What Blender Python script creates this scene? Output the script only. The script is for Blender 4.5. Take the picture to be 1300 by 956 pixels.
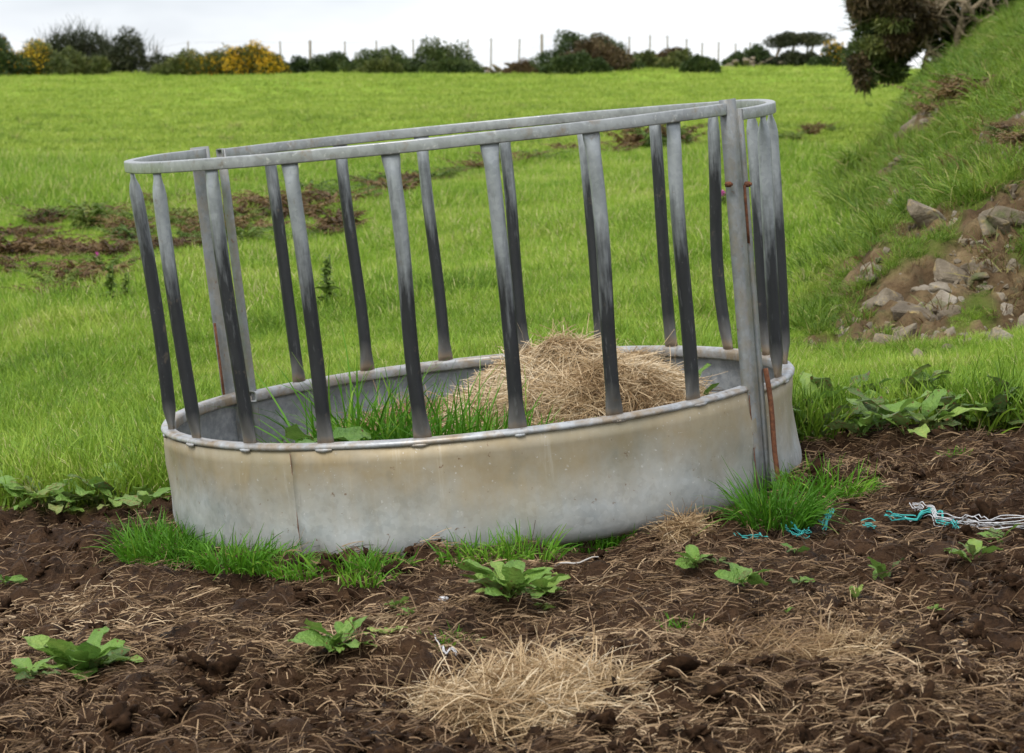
import bpy, math, random
import numpy as np
from mathutils import Matrix, Vector

for o in list(bpy.data.objects): bpy.data.objects.remove(o)
S = bpy.context.scene
COL = S.collection
rng = np.random.default_rng(7)
random.seed(7)

# ------------------------------------------------------------------ camera
PITCH = 0.100                       # looking slightly down
FPX = 3200.0                        # focal length for a 1300 px wide frame
camd = bpy.data.cameras.new('camera')
camd.sensor_width = 36.0; camd.lens = FPX/1300*36.0
camd.clip_start = 0.05; camd.clip_end = 3000
camd.dof.use_dof = True; camd.dof.focus_distance = 7.9; camd.dof.aperture_fstop = 9.0
cam = bpy.data.objects.new('camera', camd); COL.objects.link(cam)
# feeder frame recovered from the photograph (camera axes in feeder coordinates)
R0 = 1.05
CAMF = np.array([0, -7.969, 1.375])*R0
Mf = np.array([[0.99439352, -0.02711683, -0.10220671],
               [0.10478674, 0.12301904, 0.98685665],
               [0.01418705, 0.99203377, -0.12517082]])
Cw = np.array([[1, 0, 0], [0, math.sin(PITCH), math.cos(PITCH)], [0, math.cos(PITCH), -math.sin(PITCH)]])
RW = Cw.T @ Mf                      # feeder -> world rotation
offF = RW @ (-CAMF)
CZ = -offF[2]                       # camera height so the feeder base centre is at z=0
FO = np.array([offF[0], offF[1], 0.0])
cam.location = (0, 0, CZ)
cam.rotation_euler = (math.pi/2-PITCH, 0, 0)
S.camera = cam
S.cycles.max_bounces = 4; S.cycles.diffuse_bounces = 2; S.cycles.glossy_bounces = 2; S.cycles.transmission_bounces = 3

# ------------------------------------------------------------------ world, sun, exposure
SUN_EL, SUN_AZ = math.radians(52), math.radians(215)     # from behind and left of the camera
w = bpy.data.worlds.new('World'); S.world = w; w.use_nodes = True
nt = w.node_tree; nt.nodes.clear()
def nd(t, typ, **kw):
    n = t.nodes.new(typ)
    for k, v in kw.items(): setattr(n, k, v)
    return n
sky = nd(nt, 'ShaderNodeTexSky', sky_type='NISHITA', sun_disc=False, sun_elevation=SUN_EL, sun_rotation=SUN_AZ)
b1 = nd(nt, 'ShaderNodeBackground'); b1.inputs['Strength'].default_value = 0.10
nt.links.new(sky.outputs[0], b1.inputs[0])
tc = nd(nt, 'ShaderNodeTexCoord')
mp = nd(nt, 'ShaderNodeMapping'); mp.inputs['Scale'].default_value = (1.6, 1.6, 4.5)
mp.inputs['Location'].default_value = (0.35, 0.2, 0.0)
nz = nd(nt, 'ShaderNodeTexNoise'); nz.inputs['Scale'].default_value = 2.2; nz.inputs['Detail'].default_value = 5
nz.inputs['Roughness'].default_value = 0.52
cr = nd(nt, 'ShaderNodeValToRGB')
cr.color_ramp.elements[0].position = 0.36; cr.color_ramp.elements[0].color = (0.47, 0.495, 0.54, 1)
cr.color_ramp.elements[1].position = 0.62; cr.color_ramp.elements[1].color = (0.84, 0.85, 0.87, 1)
b2 = nd(nt, 'ShaderNodeBackground'); b2.inputs['Strength'].default_value = 1.0
nt.links.new(tc.outputs['Generated'], mp.inputs[0]); nt.links.new(mp.outputs[0], nz.inputs['Vector'])
nt.links.new(nz.outputs['Fac'], cr.inputs[0]); nt.links.new(cr.outputs[0], b2.inputs[0])
mx = nd(nt, 'ShaderNodeMixShader'); mx.inputs[0].default_value = 0.88
wo = nd(nt, 'ShaderNodeOutputWorld')
nt.links.new(b1.outputs[0], mx.inputs[1]); nt.links.new(b2.outputs[0], mx.inputs[2]); nt.links.new(mx.outputs[0], wo.inputs[0])
sd = bpy.data.lights.new('sun', 'SUN'); sd.energy = 1.5; sd.angle = math.radians(25); sd.color = (1.0, 0.96, 0.9)
sun = bpy.data.objects.new('sun', sd); COL.objects.link(sun)
sv = Vector((math.sin(SUN_AZ)*math.cos(SUN_EL), math.cos(SUN_AZ)*math.cos(SUN_EL), math.sin(SUN_EL)))
sun.rotation_euler = sv.to_track_quat('Z', 'Y').to_euler(); sun.location = (-5, -8, 12)
vs = S.view_settings
vs.view_transform = 'Standard'; vs.look = 'None'; vs.gamma = 1; vs.exposure = 0.80; vs.use_curve_mapping = False

# ------------------------------------------------------------------ helpers
def tag(o, label=None, cat=None, group=None, kind=None):
    if label: o['label'] = label
    if cat: o['category'] = cat
    if group: o['group'] = group
    if kind: o['kind'] = kind
    return o
def link(o, parent=None):
    COL.objects.link(o)
    if parent: o.parent = parent
    return o
def empty(name, loc=(0, 0, 0), rot=(0, 0, 0), scale=1.0):
    o = bpy.data.objects.new(name, None); COL.objects.link(o)
    o.empty_display_size = 0.1
    o.location = loc; o.rotation_euler = rot
    o.scale = (scale,)*3 if np.isscalar(scale) else scale
    return o
def mesh_np(name, V, F, mat, smooth=False, attrs=None):
    """V (n,3); F (m,k) index array or a list of such arrays"""
    if not isinstance(F, (list, tuple)): F = [F]
    F = [np.asarray(f, np.int32) for f in F if len(f)]
    me = bpy.data.meshes.new(name)
    V = np.ascontiguousarray(V, np.float32)
    me.vertices.add(len(V)); me.vertices.foreach_set('co', V.ravel())
    loops = np.concatenate([f.ravel() for f in F]) if F else np.zeros(0, np.int32)
    tot = np.concatenate([np.full(len(f), f.shape[1], np.int32) for f in F]) if F else np.zeros(0, np.int32)
    st = np.concatenate([[0], np.cumsum(tot)[:-1]]).astype(np.int32) if len(tot) else tot
    me.loops.add(len(loops)); me.loops.foreach_set('vertex_index', loops)
    me.polygons.add(len(tot)); me.polygons.foreach_set('loop_start', st); me.polygons.foreach_set('loop_total', tot)
    if smooth and len(tot): me.polygons.foreach_set('use_smooth', np.ones(len(tot), bool))
    if attrs:
        for k, a in attrs.items():
            at = me.attributes.new(k, 'FLOAT', 'POINT'); at.data.foreach_set('value', np.ascontiguousarray(a, np.float32))
    me.update(calc_edges=True); me.validate()
    if mat: me.materials.append(mat)
    return me
def obj(name, me, parent=None):
    return link(bpy.data.objects.new(name, me), parent)
class MB:
    """collects verts, faces and a per-vertex tint"""
    def __init__(s): s.V = []; s.F = {}; s.T = []; s.n = 0
    def add(s, V, F, tint=0.5):
        V = np.asarray(V, float).reshape(-1, 3)
        for f in (F if isinstance(F, list) else [F]):
            f = np.asarray(f)
            if len(f): s.F.setdefault(f.shape[1], []).append(f + s.n)
        s.V.append(V); s.T.append(np.broadcast_to(np.asarray(tint, float), (len(V),))); s.n += len(V)
        return s
    def mesh(s, name, mat, smooth=False):
        return mesh_np(name, np.concatenate(s.V), [np.concatenate(v) for v in s.F.values()], mat, smooth, {'tint': np.concatenate(s.T)})
def norm(a): return a/np.maximum(np.linalg.norm(a, axis=-1, keepdims=True), 1e-9)
def sstep(a, b, x): t = np.clip((x-a)/(b-a), 0, 1); return t*t*(3-2*t)
def _h(i, j, s):
    n = (i.astype(np.int64)*374761393 + j.astype(np.int64)*668265263 + s*1442695041) & 0xffffffff
    n = ((n ^ (n >> 13))*1274126177) & 0xffffffff
    return ((n ^ (n >> 16)) & 0xffff)/65535.0
def vnoise(x, y, s=0):
    x = np.asarray(x, float); y = np.asarray(y, float)
    i = np.floor(x); j = np.floor(y); u = x-i; v = y-j
    u = u*u*u*(u*(u*6-15)+10); v = v*v*v*(v*(v*6-15)+10)
    return (_h(i, j, s)*(1-u)*(1-v)+_h(i+1, j, s)*u*(1-v)+_h(i, j+1, s)*(1-u)*v+_h(i+1, j+1, s)*u*v)*2-1
def fbm(x, y, o=4, s=0, g=0.5):
    r = 0; a = 1
    for k in range(o):
        c, sn = math.cos(k*0.7+.3), math.sin(k*0.7+.3)
        r = r+a*vnoise((x*c-y*sn)*2**k+k*7.3, (x*sn+y*c)*2**k-k*3.1, s+k); a *= g
    return r
def strands(base, d, L, W, droop, segs, rng, curl=0.0, taper=0.85):
    n = len(base); t = np.linspace(0, 1, segs+1)[None, :, None]
    d = norm(d); side = norm(np.cross(d, rng.normal(size=(n, 3))))
    s2 = norm(np.cross(d, side))
    L = np.broadcast_to(L, (n,))[:, None, None]; W = np.broadcast_to(W, (n,))[:, None, None]
    droop = np.broadcast_to(droop, (n,))[:, None, None]
    P = base[:, None, :]+d[:, None, :]*L*t+s2[:, None, :]*(rng.normal(size=(n, 1, 1))*curl)*L*t*t
    P = P+np.array([0, 0, -1.0])[None, None, :]*droop*L*t*t
    hw = side[:, None, :]*W*0.5*(1-taper*t**1.5)
    V = np.stack([P-hw, P+hw], 2)           # n, segs+1, 2, 3
    k = np.arange(n)[:, None]*(segs+1)*2+np.arange(segs)[None, :]*2
    F = np.stack([k, k+1, k+3, k+2], -1).reshape(-1, 4)
    return V.reshape(-1, 3), F, (segs+1)*2

# --- materials
def newmat(name):
    m = bpy.data.materials.new(name); m.use_nodes = True
    t = m.node_tree; t.nodes.clear()
    o = nd(t, 'ShaderNodeOutputMaterial'); return m, t, o
def ramp(t, fac, stops):
    r = nd(t, 'ShaderNodeValToRGB'); e = r.color_ramp.elements
    while len(e) < len(stops): e.new(0.5)
    for q, (p, c) in zip(e, stops): q.position = p; q.color = tuple(c)+(1,)
    t.links.new(fac, r.inputs[0]); return r.outputs[0]
def noise(t, vec, scale, detail=4, rough=0.55, dist=0.0):
    n = nd(t, 'ShaderNodeTexNoise'); n.inputs['Scale'].default_value = scale; n.inputs['Detail'].default_value = detail
    n.inputs['Roughness'].default_value = rough; n.inputs['Distortion'].default_value = dist
    if vec is not None: t.links.new(vec, n.inputs['Vector'])
    return n.outputs['Fac']
def mixc(t, fac, a, b, mode='MIX'):
    m = nd(t, 'ShaderNodeMix', data_type='RGBA', blend_type=mode)
    for i, v in ((0, fac), (6, a), (7, b)):
        if hasattr(v, 'links'): t.links.new(v, m.inputs[i])
        elif i == 0: m.inputs[0].default_value = v
        else: m.inputs[i].default_value = tuple(v)+(1,)
    return m.outputs[2]
def math_(t, op, a, b=None, c=None, clamp=False):
    m = nd(t, 'ShaderNodeMath', operation=op, use_clamp=clamp)
    for i, v in enumerate((a, b, c)):
        if v is None: continue
        if hasattr(v, 'links'): t.links.new(v, m.inputs[i])
        else: m.inputs[i].default_value = v
    return m.outputs[0]
def mapr(t, v, a, b, c=0.0, d=1.0):
    m = nd(t, 'ShaderNodeMapRange'); t.links.new(v, m.inputs[0])
    for i, x in zip((1, 2, 3, 4), (a, b, c, d)): m.inputs[i].default_value = x
    return m.outputs[0]
def attr(t, name):
    a = nd(t, 'ShaderNodeAttribute', attribute_name=name); return a.outputs['Fac']
def pos(t, scale=None, kind='Object'):
    c = nd(t, 'ShaderNodeTexCoord'); v = c.outputs[kind]
    if scale:
        m = nd(t, 'ShaderNodeMapping'); m.inputs['Scale'].default_value = scale; t.links.new(v, m.inputs[0]); v = m.outputs[0]
    return v
def wpos(t):
    return nd(t, 'ShaderNodeNewGeometry').outputs['Position']
def bump(t, h, strength=0.5, dist=0.01):
    b = nd(t, 'ShaderNodeBump'); b.inputs['Strength'].default_value = strength; b.inputs['Distance'].default_value = dist
    t.links.new(h, b.inputs['Height']); return b.outputs[0]
def bsdf(t, o, col, rough=0.7, metal=0.0, nrm=None, spec=0.5):
    p = nd(t, 'ShaderNodeBsdfPrincipled')
    for k, v in (('Base Color', col), ('Roughness', rough), ('Metallic', metal)):
        if hasattr(v, 'links'): t.links.new(v, p.inputs[k])
        elif k == 'Base Color': p.inputs[k].default_value = tuple(v)+(1,)
        else: p.inputs[k].default_value = v
    p.inputs['Specular IOR Level'].default_value = spec
    if nrm is not None: t.links.new(nrm, p.inputs['Normal'])
    if o is not None: t.links.new(p.outputs[0], o.inputs[0])
    return p
def leafmat(name, stops, patch=None, trans=0.28, rough=0.55, spec=0.3, rnd=0.5, speck=None):
    """stops: colour ramp over a tint made of vertex tint, per-object random and a world noise"""
    m, t, o = newmat(name)
    oi = nd(t, 'ShaderNodeObjectInfo').outputs['Random']
    tint = attr(t, 'tint')
    big = noise(t, wpos(t), 0.55, 3)
    f = math_(t, 'MULTIPLY_ADD', oi, 0.30*rnd*2, math_(t, 'MULTIPLY', tint, 0.55))
    f = math_(t, 'ADD', f, mapr(t, big, 0.3, 0.7, -0.20, 0.26))
    f = math_(t, 'ADD', f, mapr(t, noise(t, wpos(t), 2.6, 2), 0.3, 0.7, -0.16, 0.16))
    c = ramp(t, f, stops)
    if patch: c = mixc(t, mapr(t, noise(t, wpos(t), patch[1], 4), patch[2], patch[3]), c, patch[0])
    if speck: c = mixc(t, mapr(t, noise(t, pos(t), speck[1], 3), speck[2], speck[3]), c, speck[0])
    nb = bump(t, noise(t, pos(t), 14, 3, .6), .55, .05) if speck else None
    p = bsdf(t, None, c, rough, 0, nb, spec)
    tr = nd(t, 'ShaderNodeBsdfTranslucent'); t.links.new(c, tr.inputs[0])
    mxs = nd(t, 'ShaderNodeMixShader'); mxs.inputs[0].default_value = trans
    t.links.new(p.outputs[0], mxs.inputs[1]); t.links.new(tr.outputs[0], mxs.inputs[2]); t.links.new(mxs.outputs[0], o.inputs[0])
    return m
M = {}
M['grass'] = leafmat('grass', [(0.0, (.09, .175, .016)), (0.3, (.185, .32, .028)), (0.6, (.30, .43, .050)), (0.85, (.44, .50, .11)), (1.0, (.58, .54, .26))])
M['far_grass'] = leafmat('far_grass', [(0.0, (.15, .23, .03)), (0.4, (.29, .385, .055)), (0.75, (.40, .47, .09)), (1.0, (.52, .50, .20))])
M['lush'] = leafmat('lush_grass', [(0.05, (.045, .14, .008)), (0.5, (.095, .26, .014)), (1.0, (.24, .40, .04))])
M['bank_grass'] = leafmat('bank_grass', [(0.05, (.06, .12, .013)), (0.45, (.14, .24, .024)), (0.8, (.25, .33, .045)), (1.0, (.40, .35, .14))])
M['dock'] = leafmat('dock_leaf', [(0.1, (.11, .235, .04)), (0.5, (.22, .38, .07)), (0.85, (.34, .46, .10)), (1.0, (.46, .46, .11))], speck=((.16, .055, .03), 9.0, .64, .72), trans=.25, rough=.45, spec=.4)
M['dock_dull'] = leafmat('dock_leaf_worn', [(0.1, (.10, .17, .05)), (0.5, (.19, .28, .08)), (0.85, (.34, .36, .10)), (1.0, (.30, .16, .08))], speck=((.22, .07, .04), 14.0, .56, .68), trans=.2, rough=.5)
M['straw'] = leafmat('straw', [(0.0, (.09, .048, .022)), (0.3, (.28, .175, .085)), (0.6, (.50, .36, .20)), (0.8, (.63, .49, .31)), (1.0, (.76, .65, .47))], trans=.15, rough=.6, rnd=.2)
M['old_straw'] = leafmat('old_straw', [(0.0, (.030, .018, .011)), (0.35, (.12, .072, .038)), (0.65, (.25, .16, .085)), (0.85, (.42, .29, .165)), (1.0, (.60, .46, .29))], trans=.05, rough=.7, rnd=.2)
M['gorse'] = leafmat('gorse_leaf', [(0.0, (.018, .032, .010)), (0.4, (.045, .075, .018)), (0.8, (.095, .125, .030)), (1.0, (.17, .18, .05))], trans=.15)
M['gorse_olive'] = leafmat('gorse_olive_leaf', [(0.0, (.035, .05, .014)), (0.4, (.09, .115, .028)), (0.8, (.165, .175, .045)), (1.0, (.25, .22, .07))], trans=.15)
M['gorse_brown'] = leafmat('gorse_brown_leaf', [(0.0, (.03, .024, .010)), (0.4, (.085, .06, .026)), (0.8, (.16, .11, .05)), (1.0, (.2, .17, .07))], trans=.15)
M['dark_leaf'] = leafmat('dark_hedge_leaf', [(0.0, (.016, .022, .010)), (0.5, (.045, .055, .022)), (1.0, (.10, .095, .045))], trans=.12)
M['flower'] = leafmat('gorse_flower', [(0.0, (.45, .25, .01)), (0.5, (.68, .42, .012)), (1.0, (.8, .55, .03))], trans=.2)
M['bracken_brown'] = leafmat('bracken_brown', [(0.0, (.06, .034, .015)), (0.35, (.14, .082, .034)), (0.7, (.22, .145, .06)), (0.9, (.22, .20, .06)), (1.0, (.16, .20, .05))], trans=.15)
M['bracken_green'] = leafmat('bracken_green', [(0.0, (.05, .09, .016)), (0.5, (.12, .19, .03)), (1.0, (.2, .21, .05))], trans=.2)
M['pink'] = leafmat('pink_petals', [(0.0, (.45, .06, .25)), (1.0, (.65, .15, .45))])
def m_bark():
    m, t, o = newmat('gorse_bark')
    n = noise(t, pos(t, (6, 6, 22)), 1.6, 6, .65)
    c = ramp(t, n, [(0.28, (.075, .058, .034)), (.5, (.20, .155, .095)), (.72, (.33, .275, .18))])
    bsdf(t, o, c, .9, 0, bump(t, n, .7, .02)); return m
M['bark'] = m_bark()
def m_wood():
    m, t, o = newmat('weathered_wood')
    n = noise(t, pos(t, (20, 20, 3)), 2, 5)
    bsdf(t, o, ramp(t, n, [(.3, (.18, .15, .115)), (.7, (.38, .335, .27))]), .9, 0, bump(t, n, .4, .01)); return m
M['wood'] = m_wood()
def m_rock():
    m, t, o = newmat('bank_rock')
    p = wpos(t); n = noise(t, p, 3.5, 8, .65); n2 = noise(t, p, 14, 5, .7)
    c = ramp(t, n, [(.30, (.075, .058, .038)), (.5, (.18, .145, .10)), (.70, (.36, .325, .27))])
    c = mixc(t, mapr(t, n2, .54, .70), c, (.33, .24, .09))
    c = mixc(t, mapr(t, noise(t, p, 5, 4), .60, .70), c, (.085, .105, .03))
    bsdf(t, o, c, .9, 0, bump(t, n2, .9, .03)); return m
M['rock'] = m_rock()
def m_galv(name, lo, hi, metal=.35, rough=.5, spangle=70, stain=None, rust_edges=False):
    m, t, o = newmat(name)
    p = pos(t)
    v = nd(t, 'ShaderNodeTexVoronoi'); v.inputs['Scale'].default_value = spangle; t.links.new(p, v.inputs['Vector'])
    sp = nd(t, 'ShaderNodeSeparateColor'); t.links.new(v.outputs['Color'], sp.inputs[0])
    n = noise(t, p, 9, 6, .6); n2 = noise(t, p, 45, 4, .6)
    f = math_(t, 'MULTIPLY_ADD', sp.outputs[0], .18, math_(t, 'MULTIPLY_ADD', n, .75, math_(t, 'MULTIPLY', n2, .2)))
    c = ramp(t, f, [(.30, lo), (.80, hi)])
    if stain: c = stain(t, p, c)
    r = mapr(t, n, .3, .7, rough-.1, rough+.14)
    bsdf(t, o, c, r, metal, bump(t, n2, .12, .003)); return m
def sep(t, v):
    s = nd(t, 'ShaderNodeSeparateXYZ'); t.links.new(v, s.inputs[0]); return s.outputs
def rail_stain(t, p, c):
    n = noise(t, p, 16, 6, .7)
    c = mixc(t, mapr(t, n, .56, .72, 0, .65), c, (.26, .19, .11))
    return mixc(t, mapr(t, noise(t, p, 60, 3), .62, .74, 0, .7), c, (.62, .62, .60))
M['galv'] = m_galv('galvanised_rail', (.23, .24, .245), (.43, .45, .455), .45, .42, 60, rail_stain)
def low_stain(t, p, c):
    n = noise(t, p, 10, 6, .7)
    c = mixc(t, mapr(t, n, .42, .62, 0, .8), c, (.30, .22, .13))
    return mixc(t, mapr(t, noise(t, p, 38, 4), .60, .74, 0, .75), c, (.12, .075, .045))
M['galv_low'] = m_galv('galvanised_lower_rail', (.25, .26, .27), (.50, .52, .54), .35, .45, 60, low_stain)
def sheet_stain(t, p, c):
    z = sep(t, p)[2]
    n = noise(t, p, 3.2, 5, .6)
    mp_ = nd(t, 'ShaderNodeMapping'); mp_.inputs['Scale'].default_value = (22, 22, 1.3); t.links.new(p, mp_.inputs[0])
    streak = noise(t, mp_.outputs[0], 1.0, 5, .65)
    h = math_(t, 'ADD', math_(t, 'MULTIPLY_ADD', math_(t, 'SUBTRACT', n, .5), .30, z), math_(t, 'MULTIPLY', math_(t, 'SUBTRACT', streak, .5), .10))
    f = mapr(t, h, .10, .27, .04, .90)
    tan = mixc(t, streak, (.20, .145, .06), (.39, .295, .15))
    c = mixc(t, f, c, tan)
    c = mixc(t, mapr(t, noise(t, p, 7.0, 5, .65), .35, .65, 0, .38), c, (.44, .42, .36))
    c = mixc(t, mapr(t, noise(t, p, 16.0, 4, .6), .56, .70, 0, .30), c, (.20, .19, .15))
    c = mixc(t, mapr(t, noise(t, p, 2.0, 3), .50, .75, 0, .35), c, (.27, .285, .21))       # patchy greenish tint
    c = mixc(t, mapr(t, streak, .62, .78, 0, .45), c, (.55, .55, .52))
    c = mixc(t, mapr(t, noise(t, p, 30, 4, .7), .665, .72, 0, .85), c, (.16, .085, .04))    # rust and dung specks
    c = mixc(t, mapr(t, noise(t, p, 75, 3, .6), .66, .72, 0, .6), c, (.58, .57, .55))
    return c
M['sheet'] = m_galv('galvanised_sheet', (.27, .30, .305), (.49, .515, .515), .22, .58, 55, sheet_stain)
def inner_stain(t, p, c):
    c = mixc(t, mapr(t, noise(t, p, 26, 5, .7), .42, .60, 0, .55), c, (.17, .19, .21))
    return mixc(t, mapr(t, noise(t, p, 5, 5, .7), .56, .70, 0, .45), c, (.30, .25, .16))
M['sheet_inner'] = m_galv('galvanised_sheet_inside', (.24, .26, .28), (.44, .465, .485), .3, .5, 55, inner_stain)
def bar_stain(t, p, c):
    z = sep(t, p)[2]
    oi = nd(t, 'ShaderNodeObjectInfo').outputs['Random']
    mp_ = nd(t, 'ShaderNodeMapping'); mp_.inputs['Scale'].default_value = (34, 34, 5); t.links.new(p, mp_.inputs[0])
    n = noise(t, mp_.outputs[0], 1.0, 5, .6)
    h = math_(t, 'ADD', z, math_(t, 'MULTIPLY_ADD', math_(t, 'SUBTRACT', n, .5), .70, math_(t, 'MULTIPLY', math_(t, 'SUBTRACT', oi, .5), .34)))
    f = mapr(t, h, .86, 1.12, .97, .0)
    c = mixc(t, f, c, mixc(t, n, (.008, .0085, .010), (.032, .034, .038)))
    f2 = mapr(t, math_(t, 'MULTIPLY_ADD', math_(t, 'SUBTRACT', n, .5), .10, z), .375, .46, .8, 0)
    c = mixc(t, f2, c, (.20, .195, .185))
    f3 = mapr(t, math_(t, 'MULTIPLY_ADD', math_(t, 'SUBTRACT', n, .5), .05, z), .362, .385, .7, 0)
    c = mixc(t, f3, c, (.26, .19, .12))
    ms = nd(t, 'ShaderNodeMapping'); ms.inputs['Scale'].default_value = (60, 60, 9); t.links.new(p, ms.inputs[0])
    c = mixc(t, mapr(t, noise(t, ms.outputs[0], 1.0, 5, .7), .60, .70, 0, .38), c, (.22, .23, .235))
    c = mixc(t, mapr(t, noise(t, p, 14, 5, .7), .62, .70, 0, .5), c, (.17, .135, .095))
    return mixc(t, mapr(t, noise(t, p, 70, 5, .7), .68, .74, 0, .4), c, (.30, .31, .31))
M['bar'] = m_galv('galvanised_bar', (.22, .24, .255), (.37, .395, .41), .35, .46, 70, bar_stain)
def post_stain(t, p, c):
    n = noise(t, p, 12, 6, .7); z = sep(t, p)[2]
    c = mixc(t, mapr(t, n, .44, .66, 0, .6), c, (.27, .225, .15))
    return mixc(t, mapr(t, noise(t, p, 40, 4), .65, .72, 0, .7), c, (.20, .09, .04))
M['post'] = m_galv('galvanised_post', (.16, .17, .175), (.31, .325, .33), .3, .52, 60, post_stain)
def m_rust():
    m, t, o = newmat('rust'); n = noise(t, pos(t), 60, 6, .7)
    bsdf(t, o, ramp(t, n, [(.3, (.06, .022, .012)), (.55, (.17, .065, .03)), (.75, (.28, .13, .06))]), .9, .1, bump(t, n, .6, .004)); return m
M['rust'] = m_rust()
def m_plain(name, c, rough=.7):
    m, t, o = newmat(name); n = noise(t, pos(t), 80, 4)
    bsdf(t, o, mixc(t, n, tuple(x*.7 for x in c), tuple(min(1, x*1.2) for x in c)), rough); return m
M['hole_shade'] = m_plain('dark_hole_shade', (.012, .010, .009))
M['twine_white'] = m_plain('white_twine', (.62, .62, .64)); M['twine_teal'] = m_plain('teal_twine', (.05, .42, .40))
M['twig'] = m_plain('bleached_twig', (.52, .49, .45))
M['wire'] = m_plain('wire', (.25, .25, .25))

# ------------------------------------------------------------------ terrain
SX = -( -RW[0, 2]/RW[2, 2])*-1; SY = -RW[1, 2]/RW[2, 2]
SX = -RW[0, 2]/RW[2, 2]
Y0 = FO[1]; KQ = 0.000104
def softplus(x, k): return k*np.logaddexp(0, x/k)
def bank_h(x, y):
    wob = 0.22*fbm(x*.7, y*.5, 3, 40)
    foot = np.interp(y, [8, 12, 20, 30, 40, 55, 80], [0.9, 1.28, 2.5, 4.25, 6.05, 8.8, 13.5])
    sl = np.interp(y, [11, 20, 30, 42], [.58, .72, 1.05, 1.55]); cap = np.interp(y, [11, 40], [1.7, 2.3])
    u = (x-foot+wob)*sl
    v = (y-11.0+0.5*fbm(x*.9, 3.3, 2, 44))*0.62
    m = -0.16*np.logaddexp(-u/0.16, -v/0.16)
    h = softplus(m, 0.06)
    h = cap*np.tanh(h/cap)
    return h*(1-sstep(52, 66, y))

def base_z(x, y):
    x = np.asarray(x, float); y = np.asarray(y, float)
    g = 1-0.90*sstep(9.5, 32, y)
    xs = 7*np.tanh(x/7)
    yy = np.clip(y, -30, 112)
    z = SX*xs*g+SY*(yy-Y0)+KQ*np.maximum(yy-Y0, 0)**2
    z = z+0.16*sstep(20, 60, y)*fbm(x*.09, y*.06, 3, 11)*np.minimum(1, y/60)
    z = z+0.25*sstep(-8, -30, x)*sstep(60, 100, y)+0.0016*np.abs(x)*sstep(70, 105, y)
    z = z-0.055*softplus(y-103, 3.0)-0.05*softplus(y-140, 5)
    # lip of the old ditch across the field
    return z
def feeder_local(x, y):
    """approximate feeder-plane coordinates of ground points"""
    dx, dy = np.asarray(x, float)-FO[0], np.asarray(y, float)-FO[1]
    dz = SX*dx+SY*dy
    return dx*RW[0, 0]+dy*RW[1, 0]+dz*RW[2, 0], dx*RW[0, 1]+dy*RW[1, 1]+dz*RW[2, 1]
def mud_w(x, y):
    fx, fy = feeder_local(x, y)
    edge = 0.47-0.20*np.tanh(fx)
    n = 0.16*fbm(x*1.6, y*1.6, 4, 21)
    m = sstep(-.06, .10, edge+n-fy)
    m = np.maximum(m, sstep(1.06, .98, np.hypot(fx, fy))*.8)
    return m*sstep(1.0, 3.0, y+0*x+2)
def rough_z(x, y):
    mud = mud_w(x, y); bk = bank_h(x, y)
    z = base_z(x, y)+bk
    near = sstep(20, 13, y)
    lump = 0.034*fbm(x*2.8, y*2.8, 3, 60)+0.055*(np.abs(fbm(x*7, y*9, 3, 64))-.35)+0.016*np.abs(fbm(x*24, y*27, 2, 68))
    z = z+mud*near*(lump-0.012)
    z = z+(1-mud)*(0.02*fbm(x*1.3, y*1.3, 3, 70)+0.025)*sstep(60, 15, y)
    bb = sstep(0.03, .3, bk)
    z = z+bb*(0.11*fbm(x*1.7, y*1.3, 4, 80)+0.05*np.abs(fbm(x*5, y*4, 3, 84)))*sstep(60, 30, y)
    fx, fy = feeder_local(x, y)
    r = np.hypot(fx, fy)
    z = z+0.07*sstep(1.0, .80, r)                                  # trodden litter inside the ring
    z = z+0.015*sstep(.35, .0, np.abs(r-1.12))*sstep(1.0, 1.1, r)
    return z
def ray(px, py):
    d = np.array([(px-650)/FPX, 0, 0])+np.array([0, math.cos(PITCH), -math.sin(PITCH)])+(478-py)/FPX*np.array([0, math.sin(PITCH), math.cos(PITCH)])
    return d
def ground_at(px, py, dmin=3.0, dmax=115):
    d = ray(px, py); s = np.exp(np.linspace(math.log(dmin), math.log(dmax), 1500))
    P = np.array([0, 0, CZ])+s[:, None]*d
    below = P[:, 2] < rough_z(P[:, 0], P[:, 1])
    i = int(np.argmax(below)) if below.any() else len(s)-1
    return P[i]
def at_depth(px, py, y):
    d = ray(px, py); return np.array([0, 0, CZ])+d*(y/d[1])
def gz(x, y): return float(rough_z(np.array([x]), np.array([y]))[0])

BARE = []
SCARS = [([(1035, 435), (1075, 445)], .10), ([(1090, 440), (1125, 425), (1160, 405), (1185, 385)], .13), ([(1112, 375), (1150, 372), (1180, 360)], .13), ([(1165, 392), (1195, 365), (1225, 345), (1262, 330)], .12),
         ([(1195, 448), (1235, 432), (1298, 415)], .12), ([(1150, 300), (1172, 282)], .12), ([(1055, 350), (1090, 338), (1110, 330)], .12), ([(1255, 285), (1290, 262)], .10), ([(1100, 275), (1145, 245)], .12),
         ([(1120, 210), (1150, 205)], .09), ([(1112, 168), (1145, 158), (1175, 145)], .15), ([(1190, 132), (1215, 125), (1255, 118)], .17), ([(1280, 372), (1300, 358)], .12), ([(1275, 180), (1300, 175)], .16), ([(1020, 395), (1045, 380)], .10), ([(1060, 405), (1080, 410)], .08)]
for pl, r in SCARS:
    P_ = np.array(pl, float); tt_ = np.linspace(0, len(P_)-1, max(3, int(np.hypot(*(P_[-1]-P_[0]))/11)))
    for q in tt_:
        p = ground_at(np.interp(q, np.arange(len(P_)), P_[:, 0]), np.interp(q, np.arange(len(P_)), P_[:, 1])); BARE.append((p[0], p[1], r*max(1, p[1]/15)))
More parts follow.
